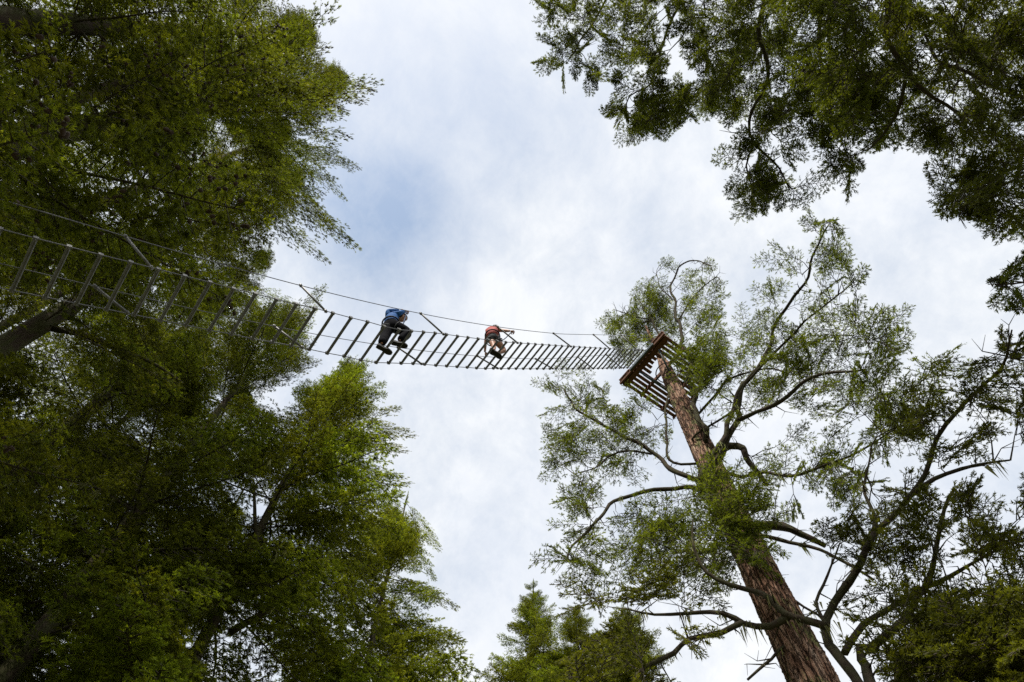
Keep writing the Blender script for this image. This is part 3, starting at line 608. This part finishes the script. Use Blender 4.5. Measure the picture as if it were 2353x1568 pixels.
ul(T1, [(1620, -120), (1570, 0), (1512, 120), (1495, 190), (1450, 225), (1440, 280)], (18, 17), .07, .01)
ul(T1, [(1900, -120), (1880, 60), (1890, 180), (1930, 300)], (13, 13), .08, .015)
ul(T1, [(1880, 60), (1960, 30), (1940, 140), (1900, 215)], (13, 12.5), .03, .01, False)
ul(T1, [(2040, -140), (2041, 0), (2051, 98), (2081, 177), (2140, 225), (2203, 256), (2260, 330)], (11, 11), .09, .015)
ul(T1, [(2081, 177), (2060, 260), (2000, 340)], (11, 11), .04, .012, False)
zf = lambda lo, hi: (lambda x, y: P(x, y, U(lo, hi)))
T1.grow([
    ([(1240, 60), (1290, -60), (1480, -60), (1450, 40), (1400, 100), (1365, 180), (1300, 195), (1255, 150)], 48, zf(17, 20)),
    ([(1400, 60), (1480, -60), (1800, -60), (1800, 150), (1760, 250), (1680, 280), (1600, 265), (1540, 300), (1440, 300), (1412, 230), (1450, 170)], 140, zf(15, 19)),
    ([(1415, 235), (1450, 185), (1540, 170), (1650, 190), (1600, 262), (1540, 295), (1445, 292)], 44, zf(15.5, 18)),
    ([(1560, -60), (1760, -60), (1780, 120), (1640, 240), (1590, 150)], 60, zf(14, 17)),
    ([(1690, 300), (1740, 260), (1800, 170), (1900, 100), (1960, 250), (1900, 360), (1850, 380), (1790, 330), (1710, 370)], 60, zf(12.5, 15)),
    ([(1690, 380), (1760, 350), (1840, 440), (1820, 472), (1730, 465)], 26, zf(13.4, 14.6)),
    ([(1800, -60), (2060, -60), (2100, 200), (2050, 340), (1990, 385), (1890, 350), (1900, 200)], 130, zf(10.5, 14)),
], size=.88, nspray=2, flat=.5, tpl=TPLD, dens=.56)
T1.finish(25)
U2XY = (15.0, 1.2)
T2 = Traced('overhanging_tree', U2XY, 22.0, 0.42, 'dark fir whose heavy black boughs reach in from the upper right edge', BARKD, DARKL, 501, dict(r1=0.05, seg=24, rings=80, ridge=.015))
ul(T2, [(2600, 250), (2480, 240), (2350, 217), (2218, 172), (2159, 143), (2125, 74)], (12, 11), .09, .015)
ul(T2, [(2600, 420), (2450, 400), (2350, 400), (2250, 450), (2190, 500)], (11, 10), .07, .012)
ul(T2, [(2560, 60), (2420, 80), (2300, 60), (2200, 20)], (14, 13), .08, .015)
T2.grow([
    ([(2060, -60), (2500, -60), (2500, 400), (2353, 380), (2190, 370), (2130, 340), (2080, 300), (2100, 200)], 190, zf(10, 14)),
    ([(2160, 390), (2450, 360), (2450, 490), (2353, 500), (2210, 500), (2160, 430)], 50, zf(9.5, 11.5)),
], size=.88, nspray=2, flat=.5, tpl=TPLD, dens=.56)
T2.finish(10)
U3XY = (13.5, 6.2)
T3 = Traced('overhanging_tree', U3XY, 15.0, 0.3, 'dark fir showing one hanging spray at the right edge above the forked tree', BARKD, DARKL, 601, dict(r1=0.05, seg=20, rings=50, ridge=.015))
ul(T3, [(2600, 640), (2450, 640), (2353, 650), (2290, 650)], (10, 9.5), .05, .01)
T3.grow([([(2258, 655), (2305, 612), (2420, 605), (2420, 700), (2353, 695), (2265, 682)], 9, zf(9, 10))], size=.5, nspray=1, flat=.5, dens=1.0)
T3.finish(2)

# ------------------------------------------------------------------ rope bridge
BP0 = np.array([-5.5, 2.35]); BD = np.array([9.6, 6.9]); BD = BD / np.linalg.norm(BD); BR = np.array([BD[1], -BD[0]]); BW = 0.75
SZ = [(-0.065, 7.46), (0.199, 7.66), (0.466, 7.86), (0.732, 8.07), (0.995, 8.27), (1.261, 8.47), (1.527, 8.68), (1.795, 8.87), (2.05, 9.08), (2.313, 9.27), (2.571, 9.48), (2.821, 9.69), (3.081, 9.88), (3.351, 10.08), (3.614, 10.29), (3.889, 10.48), (4.146, 10.70), (4.355, 10.94), (4.571, 11.19), (4.786, 11.44), (5.008, 11.68), (5.234, 11.91), (5.458, 12.15), (5.683, 12.39), (5.913, 12.64), (6.133, 12.87), (6.351, 13.11), (6.549, 13.36), (6.751, 13.59), (6.956, 13.84), (7.161, 14.08)]
s_, z_ = SZ[-1]
while s_ < 11.55: sl = 1.19 + 0.012 * (s_ - 7); ds = 0.327 / math.hypot(1, sl); s_ += ds; z_ += ds * sl; SZ.append((s_, z_))
low = []; s_, z_ = SZ[0]
for _ in range(12): s_ -= 0.268; z_ -= 0.195; low.append((s_, z_))
SZ = low[::-1] + SZ; NLOW = len(low)
SA = np.array(SZ)
def deck(s): return float(np.interp(s, SA[:, 0], SA[:, 1], left=None, right=None))
def B(s, w, z): q = BP0 + BD * s + BR * w; return np.array([q[0], q[1], z + CAMH])
bridge = empty('rope_bridge', tuple(B(0, 0, 7.5)), 'steep hanging bridge of grey metal rungs on steel wires between two trees', 'rope bridge')
def rung_mesh():
    a = Acc(); v = []; hx, hy, hz = BW / 2 - 0.012, 0.021, 0.017; c = 0.006
    prof = [(hy, hz - c), (hy - c, hz), (-hy + c, hz), (-hy, hz - c), (-hy, -hz + c), (-hy + c, -hz), (-0.004, -hz), (-0.004, -hz + 0.005), (0.004, -hz + 0.005), (0.004, -hz), (hy - c, -hz), (hy, -hz + c)]
    n = len(prof); V = [(x, y, z) for x in (-hx, hx) for y, z in prof]
    a.add(V, [(i, (i + 1) % n, n + (i + 1) % n, n + i) for i in range(n)], 0); a.f.append((np.array([list(range(n))[::-1]]), 0, False)); a.f.append((np.array([list(range(n, 2 * n))]), 0, False))
    return a.mesh('rung', STEEL)
def clamp_mesh():
    a = Acc(); box(a, (0, 0, 0.006), (0.020, 0, 0), (0, 0.027, 0), (0, 0, 0.020)); tube(a, [(0, 0, -0.03), (0, 0, 0.045)], 0.008, 8)
    th = np.linspace(0, np.pi, 9); tube(a, [(0, 0.020 * math.cos(t), 0.026 + 0.026 * math.sin(t)) for t in th], 0.006, 6)
    return a.mesh('clamp', STEEL)
RM, CM = rung_mesh(), clamp_mesh()
AR = math.atan2(BR[1], BR[0])
for i, (s0, z0) in enumerate(SZ):
    sl = (SZ[min(i + 1, len(SZ) - 1)][1] - SZ[max(i - 1, 0)][1]) / (SZ[min(i + 1, len(SZ) - 1)][0] - SZ[max(i - 1, 0)][0])
    M = Matrix.Translation(Vector(B(s0, 0, z0))) @ Matrix.Rotation(AR, 4, 'Z') @ Matrix.Rotation(math.atan(sl) * 0.85 + random.uniform(-.04, .04), 4, 'X')
    o = link('rung', RM, bridge, M)
    for sg in (-1, 1):
        c = bpy.data.objects.new('clamp', CM); COL.objects.link(c); c.parent = o; c.location = (sg * (BW / 2 + 0.004), 0, 0)
def wire(name, pts, r, parent=bridge, m=WIRE, n=6):
    a = Acc(); tube(a, pts, r, n); return link(name, a.mesh(name, m), parent)
for sg in (-1, 1):
    wire('deck_cable', [B(s, sg * (BW / 2 + .005), z + 0.012) for s, z in SZ] + [B(11.75, sg * .375, 19.62)], 0.0075)
SMO = np.polyfit(SA[:, 0], SA[:, 1], 4)
hA = lambda s: float(np.polyval(SMO, s)) + (0.79 if s < 8 else 0.79 + 0.10 * (s - 8))
hB = lambda s: float(np.polyval(SMO, s)) + (0.60 if s < 8 else 0.60 + 0.12 * (s - 8))
ss = np.linspace(-4.4, 12.1, 64)
wire('hand_cable', [B(s, .375, hA(s)) for s in ss] + [B(12.62, .25, hA(12.2) + .2)], 0.0075)
wire('hand_cable', [B(s, -.375, hB(s)) for s in ss] + [B(12.62, .18, hA(12.2) + .1)], 0.0065)
for sf in (-1.15, 0.92, 2.97, 4.94, 6.65, 8.30, 9.85, 11.2):
    for w_, h in ((.375, hA), (-.375, hB)):
        a = Acc(); p0 = B(sf, w_, deck(sf) + .02); p1 = B(sf - .53, w_, h(sf - .53)); d = unit(p1 - p0)
        tube(a, [p0 - d * .03, p1 + d * .03], 0.018, 8, smooth=True)
        for q in (p0, p1):
            tube(a, [q - np.array([BR[0], BR[1], 0]) * .028, q + np.array([BR[0], BR[1], 0]) * .028], 0.010, 8); tube(a, [q - d * .025, q + d * .025], 0.022, 8)
        link('strut', a.mesh('strut', STEEL), bridge)

# ------------------------------------------------------------------ platforms
def platform(center, zt, label, lu=2.29, lv=2.12, trunk=(0, 0), r=.37, detail=True):
    """u runs along the bridge (away from it), v across; boards run along u"""
    cx, cy = center; root = empty('tree_platform', (cx, cy, zt), label, 'platform', )
    u = np.array([BD[0], BD[1], 0]); v = np.array([BR[0], BR[1], 0]); c = np.array([cx, cy, zt]); k = np.array([0, 0, 1.])
    tu, tv = trunk
    def bx(name, uc, vc, zc, hu, hv, hz, m):
        a = Acc(); box(a, c + u * uc + v * vc + k * zc, u * hu, v * hv, k * hz); o = link(name, a.mesh(name, m), root)
        b = o.modifiers.new('bevel', 'BEVEL'); b.width = 0.004; b.segments = 1; return o
    nb = 14; st = lv / nb
    for i in range(nb):
        vc = -lv / 2 + st * (i + .5); hw = st / 2 - 0.023; j = RNG.uniform(-.012, .012)
        if abs(vc - tv) < r + .03:
            e = math.sqrt(max(0, (r + .10) ** 2 - min(abs(vc - tv), r) ** 2)) 
            a0, a1 = -lu / 2, tu - e; b0, b1 = tu + e, lu / 2
            for q0, q1 in ((a0, a1), (b0, b1)):
                if q1 - q0 > .08: bx('deck_board', (q0 + q1) / 2 + j, vc, 0.0, (q1 - q0) / 2, hw, .019, WOOD)
        else: bx('deck_board', j, vc, 0.0, lu / 2, hw, .019, WOOD)
    z1 = -.095
    bx('rim_joist', -lu / 2 + .04, 0, z1 + .02, .032, lv / 2 + .02, .052, WOODD)
    bx('rim_joist', lu / 2 - .03, 0, z1 + .03, .022, lv / 2, .045, WOODD)
    bx('joist', -lu / 2 + .19, 0, z1 + .02, .085, lv / 2 - .01, .050, WOODD)
    for q in (-.30, .58):
        bx('joist', q, 0, z1, .030, lv / 2 - .02, .072, WOODD)
    for q in (tv - r - .10, tv + r + .10):
        bx('cross_beam', .02, q, z1 - .115, lu / 2 - .35, .035, .038, DSTEEL)
    bx('landing_beam', -lu / 2 - .03, .05, -.10, .030, .56, .055, DSTEEL)
    a = Acc(); th = np.linspace(0, 2 * np.pi, 25); tube(a, [c + u * (tu + (r - .02) * math.cos(t)) + v * (tv + (r - .02) * math.sin(t)) + k * (-.22) for t in th], .018, 6)
    link('collar', a.mesh('collar', DSTEEL), root)
    for su in (-1, 1):
        for sv in (-1, 1):
            a = Acc(); tube(a, [c + u * (tu + su * .75) + v * (tv + sv * (r + .10)) + k * (z1 - .16), c + u * (tu + su * .25) + v * (tv + sv * .22) + k * (-.95)], .03, 8); link('brace', a.mesh('brace', DSTEEL), root)
    for q in (-.80, .82):                       # layered kick boards at the bridge edge either side of the landing
        for n_ in range(3): bx('kick_board', -lu / 2 + .02 + n_ * .03, q, .045 + n_ * .052, .05, .24, .018, WOOD)
    return root
PC = np.array([5.0, 9.78]); tv_ = np.array(HXY) - PC
platform(tuple(PC), 19.6 + CAMH, 'reddish slatted wooden platform around the trunk at the top end of the bridge', trunk=(float(tv_ @ BD), float(tv_ @ BR)))

# ------------------------------------------------------------------ people
SKIN = mat('skin', (0.42, 0.22, 0.15), 0.55); HAIR = mat('dark_hair', (0.02, 0.015, 0.012), 0.7)
BLUE = mat('blue_shirt', (0.020, 0.095, 0.30), 0.8, spec=.2); noisy(BLUE, [(0.013, 0.062, 0.21), (0.028, 0.125, 0.37)], 9, bump=.4, bscale=12)
BLACKC = mat('black_trousers', (0.018, 0.018, 0.022), 0.95, spec=.04); noisy(BLACKC, [(0.005, 0.005, 0.007), (0.014, 0.014, 0.018)], 10, bump=.5, bscale=14)
CORAL = mat('coral_shirt', (0.50, 0.075, 0.06), 0.8, spec=.2); noisy(CORAL, [(0.30, 0.070, 0.065), (0.46, 0.125, 0.120)], 9, bump=.4, bscale=12)
GREY = mat('grey_shorts', (0.06, 0.065, 0.075), 0.85, spec=.2); noisy(GREY, [(0.04, 0.045, 0.052), (0.095, 0.10, 0.11)], 14)
SOLE = mat('shoe_sole', (0.018, 0.017, 0.017), 0.8); SHOEG = mat('grey_shoe', (0.06, 0.06, 0.065), 0.8); SHOEB = mat('brown_shoe', (0.075, 0.040, 0.026), 0.8); SOCK = mat('white_sock', (0.45, 0.45, 0.44), 0.9)
ROPEB = mat('blue_rope', (0.03, 0.06, 0.14), 0.8); WEB = mat('webbing', (0.02, 0.022, 0.026), 0.8); EYE = mat('eye_dark', (0.02, 0.014, 0.01), 0.4); LIPS = mat('lips', (0.30, 0.10, 0.08), 0.5)
def skin_mesh(nodes, edges, root, sub=2):
    keys = list(nodes); idx = {k: i for i, k in enumerate(keys)}
    me = bpy.data.meshes.new('tmp'); me.from_pydata([tuple(nodes[k][0]) for k in keys], [(idx[a], idx[b]) for a, b in edges], [])
    o = bpy.data.objects.new('tmp', me); COL.objects.link(o)
    m = o.modifiers.new('Skin', 'SKIN'); m.use_smooth_shade = True
    if not me.skin_vertices: 
        bpy.context.view_layer.objects.active = o; o.select_set(True); bpy.ops.mesh.customdata_skin_add()
    sv = me.skin_vertices[0].data
    for k in keys:
        r = nodes[k][1]; sv[idx[k]].radius = (r, r) if not isinstance(r, tuple) else r; sv[idx[k]].use_root = (k == root)
    if sub: ss = o.modifiers.new('Sub', 'SUBSURF'); ss.levels = sub; ss.render_levels = sub
    bpy.context.view_layer.update()
    ev = o.evaluated_get(bpy.context.evaluated_depsgraph_get()); e = ev.to_mesh()
    V = np.array([v.co[:] for v in e.vertices]); F = [tuple(p.vertices) for p in e.polygons]; ev.to_mesh_clear()
    bpy.data.objects.remove(o); bpy.data.meshes.remove(me)
    return V, F
def addvf(acc, V, F, m=0):
    q = [f for f in F if len(f) == 4]; t = [f for f in F if len(f) == 3]; n0 = acc.n; acc.v.append(np.asarray(V, np.float32)); acc.n += len(V)
    if q: acc.f.append((np.array(q) + n0, m, True))
    if t: acc.f.append((np.array(t) + n0, m, True))
def ball(acc, c, ax, m=0, n=14, shape=None):
    """ellipsoid with axis vectors ax (3x3 rows), optional shape(x,y,z)->scale"""
    th = np.linspace(0, np.pi, n); ph = np.linspace(0, 2 * np.pi, 2 * n, endpoint=False); V = []
    for t in th:
        for p in ph: V.append((math.sin(t) * math.cos(p), math.sin(t) * math.sin(p), math.cos(t)))
    V = np.array(V)
    if shape is not None: V = shape(V)
    W_ = V @ np.array(ax) + np.array(c); k = 2 * n
    F = [(i * k + j, (i + 1) * k + j, (i + 1) * k + (j + 1) % k, i * k + (j + 1) % k) for i in range(n - 1) for j in range(k)]
    acc.add(W_, F, m, True)
def shoe(parent, heel, toe, up, upper, name='shoe'):
    heel = np.array(heel); toe = np.array(toe); f = unit(toe - heel); up = np.array(up, float); up = unit(up - f * (up @ f)); r = np.cross(f, up)
    L_ = .29; st = np.linspace(0, 1, 12); wd = np.array([.028, .036, .038, .036, .034, .036, .042, .048, .050, .046, .036, .014]); ht = np.array([.075, .09, .095, .09, .082, .07, .06, .052, .046, .040, .032, .02])
    a = Acc(); V = []; m = 12; c0 = (heel + toe) / 2 - f * L_ / 2
    for i, t in enumerate(st):
        for j in range(m):
            an = 2 * np.pi * j / m; x = math.cos(an) * wd[i]; y = math.sin(an); y = (y * .5 + .5) * ht[i] if y > -0.3 else .012 * (y + 1) ; V.append(c0 + f * t * L_ + r * x * (1.0 if y < ht[i] * .7 else .8) + up * y)
    F = [(i * m + j, i * m + (j + 1) % m, (i + 1) * m + (j + 1) % m, (i + 1) * m + j) for i in range(11) for j in range(m)]
    a.add(V, F, 0, True); a.f.append((np.array([list(range(m))]), 0, False)); a.f.append((np.array([list(range(11 * m, 12 * m))]), 0, False))
    o = link(name, a.mesh(name, upper), parent)
    b = Acc(); V = []
    for i, t in enumerate(st):
        for sx, zz in ((-1, -.022), (1, -.022), (1, .012), (-1, .012)): V.append(c0 + f * (t * L_ * 1.02 - .003) + r * sx * (wd[i] + .004) + up * zz)
    F = [(i * 4 + j, i * 4 + (j + 1) % 4, (i + 1) * 4 + (j + 1) % 4, (i + 1) * 4 + j) for i in range(11) for j in range(4)]
    b.add(V, F + [(0, 3, 2, 1), (44, 45, 46, 47)], 0); so = bpy.data.objects.new('sole', b.mesh('sole', SOLE)); COL.objects.link(so); so.parent = o
def hand_vf(acc, wrist, palm_dir, palm_n, grip=1.0, side=1):
    """palm and five curled fingers; palm_dir runs to the fingers, palm_n is the side they curl to"""
    d = unit(np.array(palm_dir, float)); n = np.array(palm_n, float); n = unit(n - d * (n @ d)); s = np.cross(d, n) * side; w = np.array(wrist)
    V, F = skin_mesh({'a': (w, .024), 'b': (w + d * .035, (.034, .020)), 'c': (w + d * .075, (.038, .017))}, [('a', 'b'), ('b', 'c')], 'a', 2); addvf(acc, V, F)
    for k, (off, ln) in enumerate(((-.030, .068), (-.010, .078), (.010, .074), (.030, .058))):
        b = w + d * .070 + s * off; a1 = 0.75 * grip; a2 = 1.9 * grip; a3 = 2.8 * grip; dirv = lambda a: d * math.cos(a) + n * math.sin(a)
        p1 = b + dirv(a1) * ln * .42; p2 = p1 + dirv(a2) * ln * .33; p3 = p2 + dirv(a3) * ln * .25
        V, F = skin_mesh({'0': (b, .010), '1': (p1, .0095), '2': (p2, .009), '3': (p3, .0075)}, [('0', '1'), ('1', '2'), ('2', '3')], '0', 1); addvf(acc, V, F)
    b = w + d * .025 - s * .028; p1 = b - s * .026 + d * .022 + n * .012; p2 = p1 + d * .018 + n * .026 + s * .012
    V, F = skin_mesh({'0': (b, .013), '1': (p1, .011), '2': (p2, .009)}, [('0', '1'), ('1', '2')], '0', 1); addvf(acc, V, F)
def head(acc, root, c, up, face, hairm=HAIR, sc=1.0):
    up = unit(np.array(up, float)); f = np.array(face, float); f = unit(f - up * (f @ up)); r = np.cross(f, up)
    A = np.array([r * .076, f * .096, up * .118]) * sc
    def shp(V):
        V = V.copy(); x, y, z = V.T
        jaw = np.clip(-z, 0, 1); x = x * (1 - .32 * jaw ** 1.5); y = y * (1 - .10 * jaw) + .08 * jaw * (y > 0)
        nose = np.exp(-((x / .16) ** 2 + ((z + .10) / .20) ** 2)) * (V[:, 1] > 0); y = y + .20 * nose
        eye = (np.exp(-(((np.abs(x) - .36) / .16) ** 2 + ((z - .10) / .12) ** 2))) * (V[:, 1] > 0); y = y - .07 * eye
        return np.stack([x, y, z], 1)
    ball(acc, c, A, 0, 22, shp)
    for sg in (-1, 1):
        ball(acc, c + r * sg * .076 * sc - f * .008 + up * -.005, np.array([r * .010, f * .018, up * .032]) * sc, 0, 8)
        ball(acc, c + r * sg * .030 * sc + f * .084 * sc + up * .012, np.array([r * .014, f * .008, up * .008]) * sc, 1, 8)
        ball(acc, c + r * sg * .030 * sc + f * .088 * sc + up * .030, np.array([r * .020, f * .006, up * .004]) * sc, 1, 6)
    ball(acc, c + f * .086 * sc - up * .055, np.array([r * .024, f * .010, up * .007]) * sc, 2, 8)
    h = Acc()
    def cut(V):
        x, y, z = V.T; k = np.where(z < 0.30 + 0.35 * (y > 0.35) - .75 * (y < 0.05), .90, 1.0 + .03 * np.sin(x * 19 + y * 23)); return V * k[:, None]
    ball(h, c + up * .006 - f * .004, np.array([r * .084, f * .104, up * .126]) * sc, 0, 20, cut)
    link('hair', h.mesh('hair', hairm), root)
def person(spec, z0, label):
    J = {k: np.array(P(781.2 + v[0] * .1953, 661.7 + v[1] * .1953, z0 + v[2])) for k, v in spec['j'].items()}
    for a_, b_ in (('hl', 'kl'), ('kl', 'al'), ('hr', 'kr'), ('kr', 'ar'), ('pelvis', 'chest'), ('chest', 'neck'), ('neck', 'head'), ('sl', 'el'), ('el', 'wl'), ('sr', 'er'), ('er', 'wr'), ('sl', 'sr'), ('heell', 'toel'), ('heelr', 'toer')):
        spec.setdefault('len', []).append('%s-%s %.2f' % (a_, b_, np.linalg.norm(J[a_] - J[b_])))
    open('/tmp/joints.txt', 'a').write(' '.join(spec['len']) + '\n') if spec.get('dbg') else None
    root = empty('person', tuple((J['heell'] + J['heelr']) / 2), label, 'person')
    acc = Acc(); m = lambda a_, b_, t: J[a_] * (1 - t) + J[b_] * t
    N_ = {'pelvis': (J['pelvis'], .125), 'waist': (m('pelvis', 'chest', .5), .115), 'chest': (J['chest'], .135), 'neck0': (m('chest', 'neck', .75), .085), 'neck': (J['neck'], .052), 'hd': (m('neck', 'head', .55), .050)}
    E_ = [('pelvis', 'waist'), ('waist', 'chest'), ('chest', 'neck0'), ('neck0', 'neck'), ('neck', 'hd')]
    for s in 'lr':
        N_.update({'s' + s: (J['s' + s], .058), 'sm' + s: (m('s' + s, 'e' + s, .5), .047), 'e' + s: (J['e' + s], .038), 'w' + s: (J['w' + s], .025), 'em' + s: (m('e' + s, 'w' + s, .35), .037),
                   'h' + s: (J['h' + s], .090), 'hm' + s: (m('h' + s, 'k' + s, .45), .086), 'k' + s: (J['k' + s], .055), 'km' + s: (m('k' + s, 'a' + s, .35), .054), 'a' + s: (J['a' + s], .034)})
        E_ += [('chest', 's' + s), ('s' + s, 'sm' + s), ('sm' + s, 'e' + s), ('e' + s, 'em' + s), ('em' + s, 'w' + s), ('pelvis', 'h' + s), ('h' + s, 'hm' + s), ('hm' + s, 'k' + s), ('k' + s, 'km' + s), ('km' + s, 'a' + s)]
    V, F = skin_mesh(N_, E_, 'pelvis'); addvf(acc, V, F)
    def cloth(keys, extra, name, mt, grow=.014, cut=None):
        nd = {k: (N_[k][0], N_[k][1] + grow * extra.get(k, 1)) for k in keys}
        if cut: nd.update(cut)
        ed = [e for e in E_ if e[0] in nd and e[1] in nd] + [(a_, b_) for a_, b_ in spec.get('xe_' + name, []) if a_ in nd and b_ in nd]
        V, F = skin_mesh(nd, ed, 'chest' if 'chest' in nd else 'pelvis'); a = Acc(); addvf(a, V, F); return link(name, a.mesh(name, mt), root)
    spec['build'](J, N_, m, cloth, root, acc)
    head(acc, root, J['head'], J['head'] - J['neck'] + np.array(spec.get('hup', (0, 0, .05))), spec['face'])
    for s in 'lr': hand_vf(acc, J['w' + s], spec['hd' + s], spec['hn' + s], 1.0, 1 if s == 'l' else -1)
    link('body', acc.mesh('body', [SKIN, EYE, LIPS]), root)
    return root, J
fwd = np.array([BD[0], BD[1], 0]); rgt = np.array([BR[0], BR[1], 0]); upv = np.array([0, 0, 1.])
def build_blue(J, N_, m, cloth, root, acc):
    cloth(['pelvis', 'waist', 'chest', 'neck0', 'sl', 'sml', 'el', 'eml', 'wl', 'sr', 'smr', 'er', 'emr', 'wr'], {'wl': .7, 'wr': .7, 'chest': 1.6, 'waist': 1.8}, 'shirt', BLUE, .016)
    cloth(['waist', 'pelvis', 'hl', 'hml', 'kl', 'kml', 'al', 'hr', 'hmr', 'kr', 'kmr', 'ar'], {'kml': 1.1, 'kmr': 1.1, 'al': 1.2, 'ar': 1.2, 'waist': .3}, 'trousers', BLACKC, .034)
    shoe(root, J['heell'], J['toel'], upv + fwd * -.2, SHOEG); shoe(root, J['heelr'], J['toer'], upv, SHOEG)
    a = Acc()
    for k in ('hml', 'hmr'):
        c, r = N_[k]; d = unit(J['k' + k[-1]] - J['h' + k[-1]]); x = unit(np.cross(d, [0, 0, 1.])); y = np.cross(d, x); tube(a, [c - d * .08 + (x * math.cos(t) + y * math.sin(t)) * (r + .024) for t in np.linspace(0, 2 * np.pi, 17)], .012, 5)
    d = unit(J['chest'] - J['pelvis']); c = J['pelvis'] + d * .10; x = unit(np.cross(d, fwd)); y = np.cross(d, x); tube(a, [c + (x * math.cos(t) + y * math.sin(t)) * .158 for t in np.linspace(0, 2 * np.pi, 21)], .016, 5)
    link('harness', a.mesh('harness', WEB), root)
BLUESPEC = dict(dbg=False, build=build_blue, face=fwd * .55 - upv * .9 + rgt * -.1, hdl=fwd * .7 + rgt * .3 - upv * .2, hnl=-upv, hdr=fwd * .5 + upv * .5, hnr=-upv, hup=(0, 0, .12), j=dict(
    pelvis=(600, 455, .90), chest=(598, 375, 1.18), neck=(655, 335, 1.36), head=(724, 352, 1.38),
    sl=(575, 345, 1.28), el=(560, 275, 1.40), wl=(705, 272, 1.50), sr=(655, 315, 1.30), er=(700, 300, 1.28), wr=(755, 275, 1.50),
    hl=(560, 470, .86), kl=(530, 570, .50), al=(490, 655, .10), heell=(455, 690, .03), toel=(590, 762, .03),
    hr=(640, 455, .86), kr=(815, 530, .74), ar=(700, 620, .40), heelr=(640, 650, .33), toer=(760, 680, .33)))
proot, BJ = person(BLUESPEC, 10.62, 'person in blue long sleeves and black trousers crouching on the rungs, nearer the left')
def build_coral(J, N_, m, cloth, root, acc):
    cloth(['pelvis', 'waist', 'chest', 'neck0', 'sl', 'sml', 'sr', 'smr'], {'chest': 1.6, 'waist': 1.8}, 't_shirt', CORAL, .016)
    cloth(['waist', 'pelvis', 'hl', 'hml', 'hr', 'hmr'], {'hml': 1.1, 'hmr': 1.1, 'waist': .3}, 'shorts', GREY, .034)
    shoe(root, J['heell'], J['toel'], upv, SHOEB); shoe(root, J['heelr'], J['toer'], upv, SHOEB)
    a = Acc()
    for k in ('hml', 'hmr'):
        c, r = N_[k]; d = unit(J['k' + k[-1]] - J['h' + k[-1]]); x = unit(np.cross(d, [0, 0, 1.])); y = np.cross(d, x); tube(a, [c - d * .08 + (x * math.cos(t) + y * math.sin(t)) * (r + .03) for t in np.linspace(0, 2 * np.pi, 17)], .012, 5)
    d = unit(J['chest'] - J['pelvis']); c = J['pelvis'] + d * .10; x = unit(np.cross(d, fwd)); y = np.cross(d, x); tube(a, [c + (x * math.cos(t) + y * math.sin(t)) * .160 for t in np.linspace(0, 2 * np.pi, 21)], .016, 5)
    link('harness', a.mesh('harness', WEB), root)
CORALSPEC = dict(dbg=False, build=build_coral, face=fwd * 1.0 - upv * .1, hdl=-upv * .3 + fwd * .6, hnl=-rgt, hdr=fwd * .8 + rgt * .2, hnr=-upv, hup=(0, 0, .1), j=dict(
    pelvis=(1795, 590, .86), chest=(1790, 515, 1.14), neck=(1815, 485, 1.30), head=(1835, 482, 1.44),
    sl=(1745, 505, 1.26), el=(1715, 610, 1.10), wl=(1705, 760, .84), sr=(1850, 495, 1.28), er=(1930, 505, 1.18), wr=(2005, 508, 1.08),
    hl=(1780, 610, .84), kl=(1810, 690, .48), al=(1810, 735, .10), heell=(1785, 735, .03), toel=(1880, 800, .03),
    hr=(1835, 610, .84), kr=(1935, 740, .62), ar=(1840, 770, .36), heelr=(1800, 770, .30), toer=(1880, 810, .22)))
croot, CJ = person(CORALSPEC, 13.0, 'person in coral T-shirt and grey shorts with bare legs on the rungs, farther right')
def lanyard(pts, label):
    c = spline(pts, .03); a = Acc(); tube(a, c, .011, 6)
    e = c[0]; th = np.linspace(0, 2 * np.pi, 13); tube(a, [e + fwd * .025 * math.cos(t) + upv * (.045 * math.sin(t)) for t in th], .006, 5)
    tag(link('lanyard', a.mesh('lanyard', ROPEB)), label, 'lanyard')
def J1(x, y, z): return np.array(P(781.2 + x * .1953, 661.7 + y * .1953, z))
lanyard([J1(782, 285, 12.12), J1(768, 345, 11.95), J1(740, 435, 11.6), BJ['pelvis'] + fwd * .16], 'dark blue lanyard from the hand wire to the harness of the person in blue')
lanyard([J1(2045, 512, 14.15), J1(2010, 530, 14.05), J1(1950, 590, 13.9), J1(1888, 635, 13.8), CJ['pelvis'] + fwd * .17], 'dark blue lanyard from the hand wire to the person in coral')
# low platform around the fir that holds the near end of the bridge
lp = B(-4.60, 0, 0)
platform((lp[0], lp[1]), 5.02 + CAMH, 'slatted wooden platform at the low left end of the bridge, beyond the left edge', trunk=(-.1, 0), r=.42)
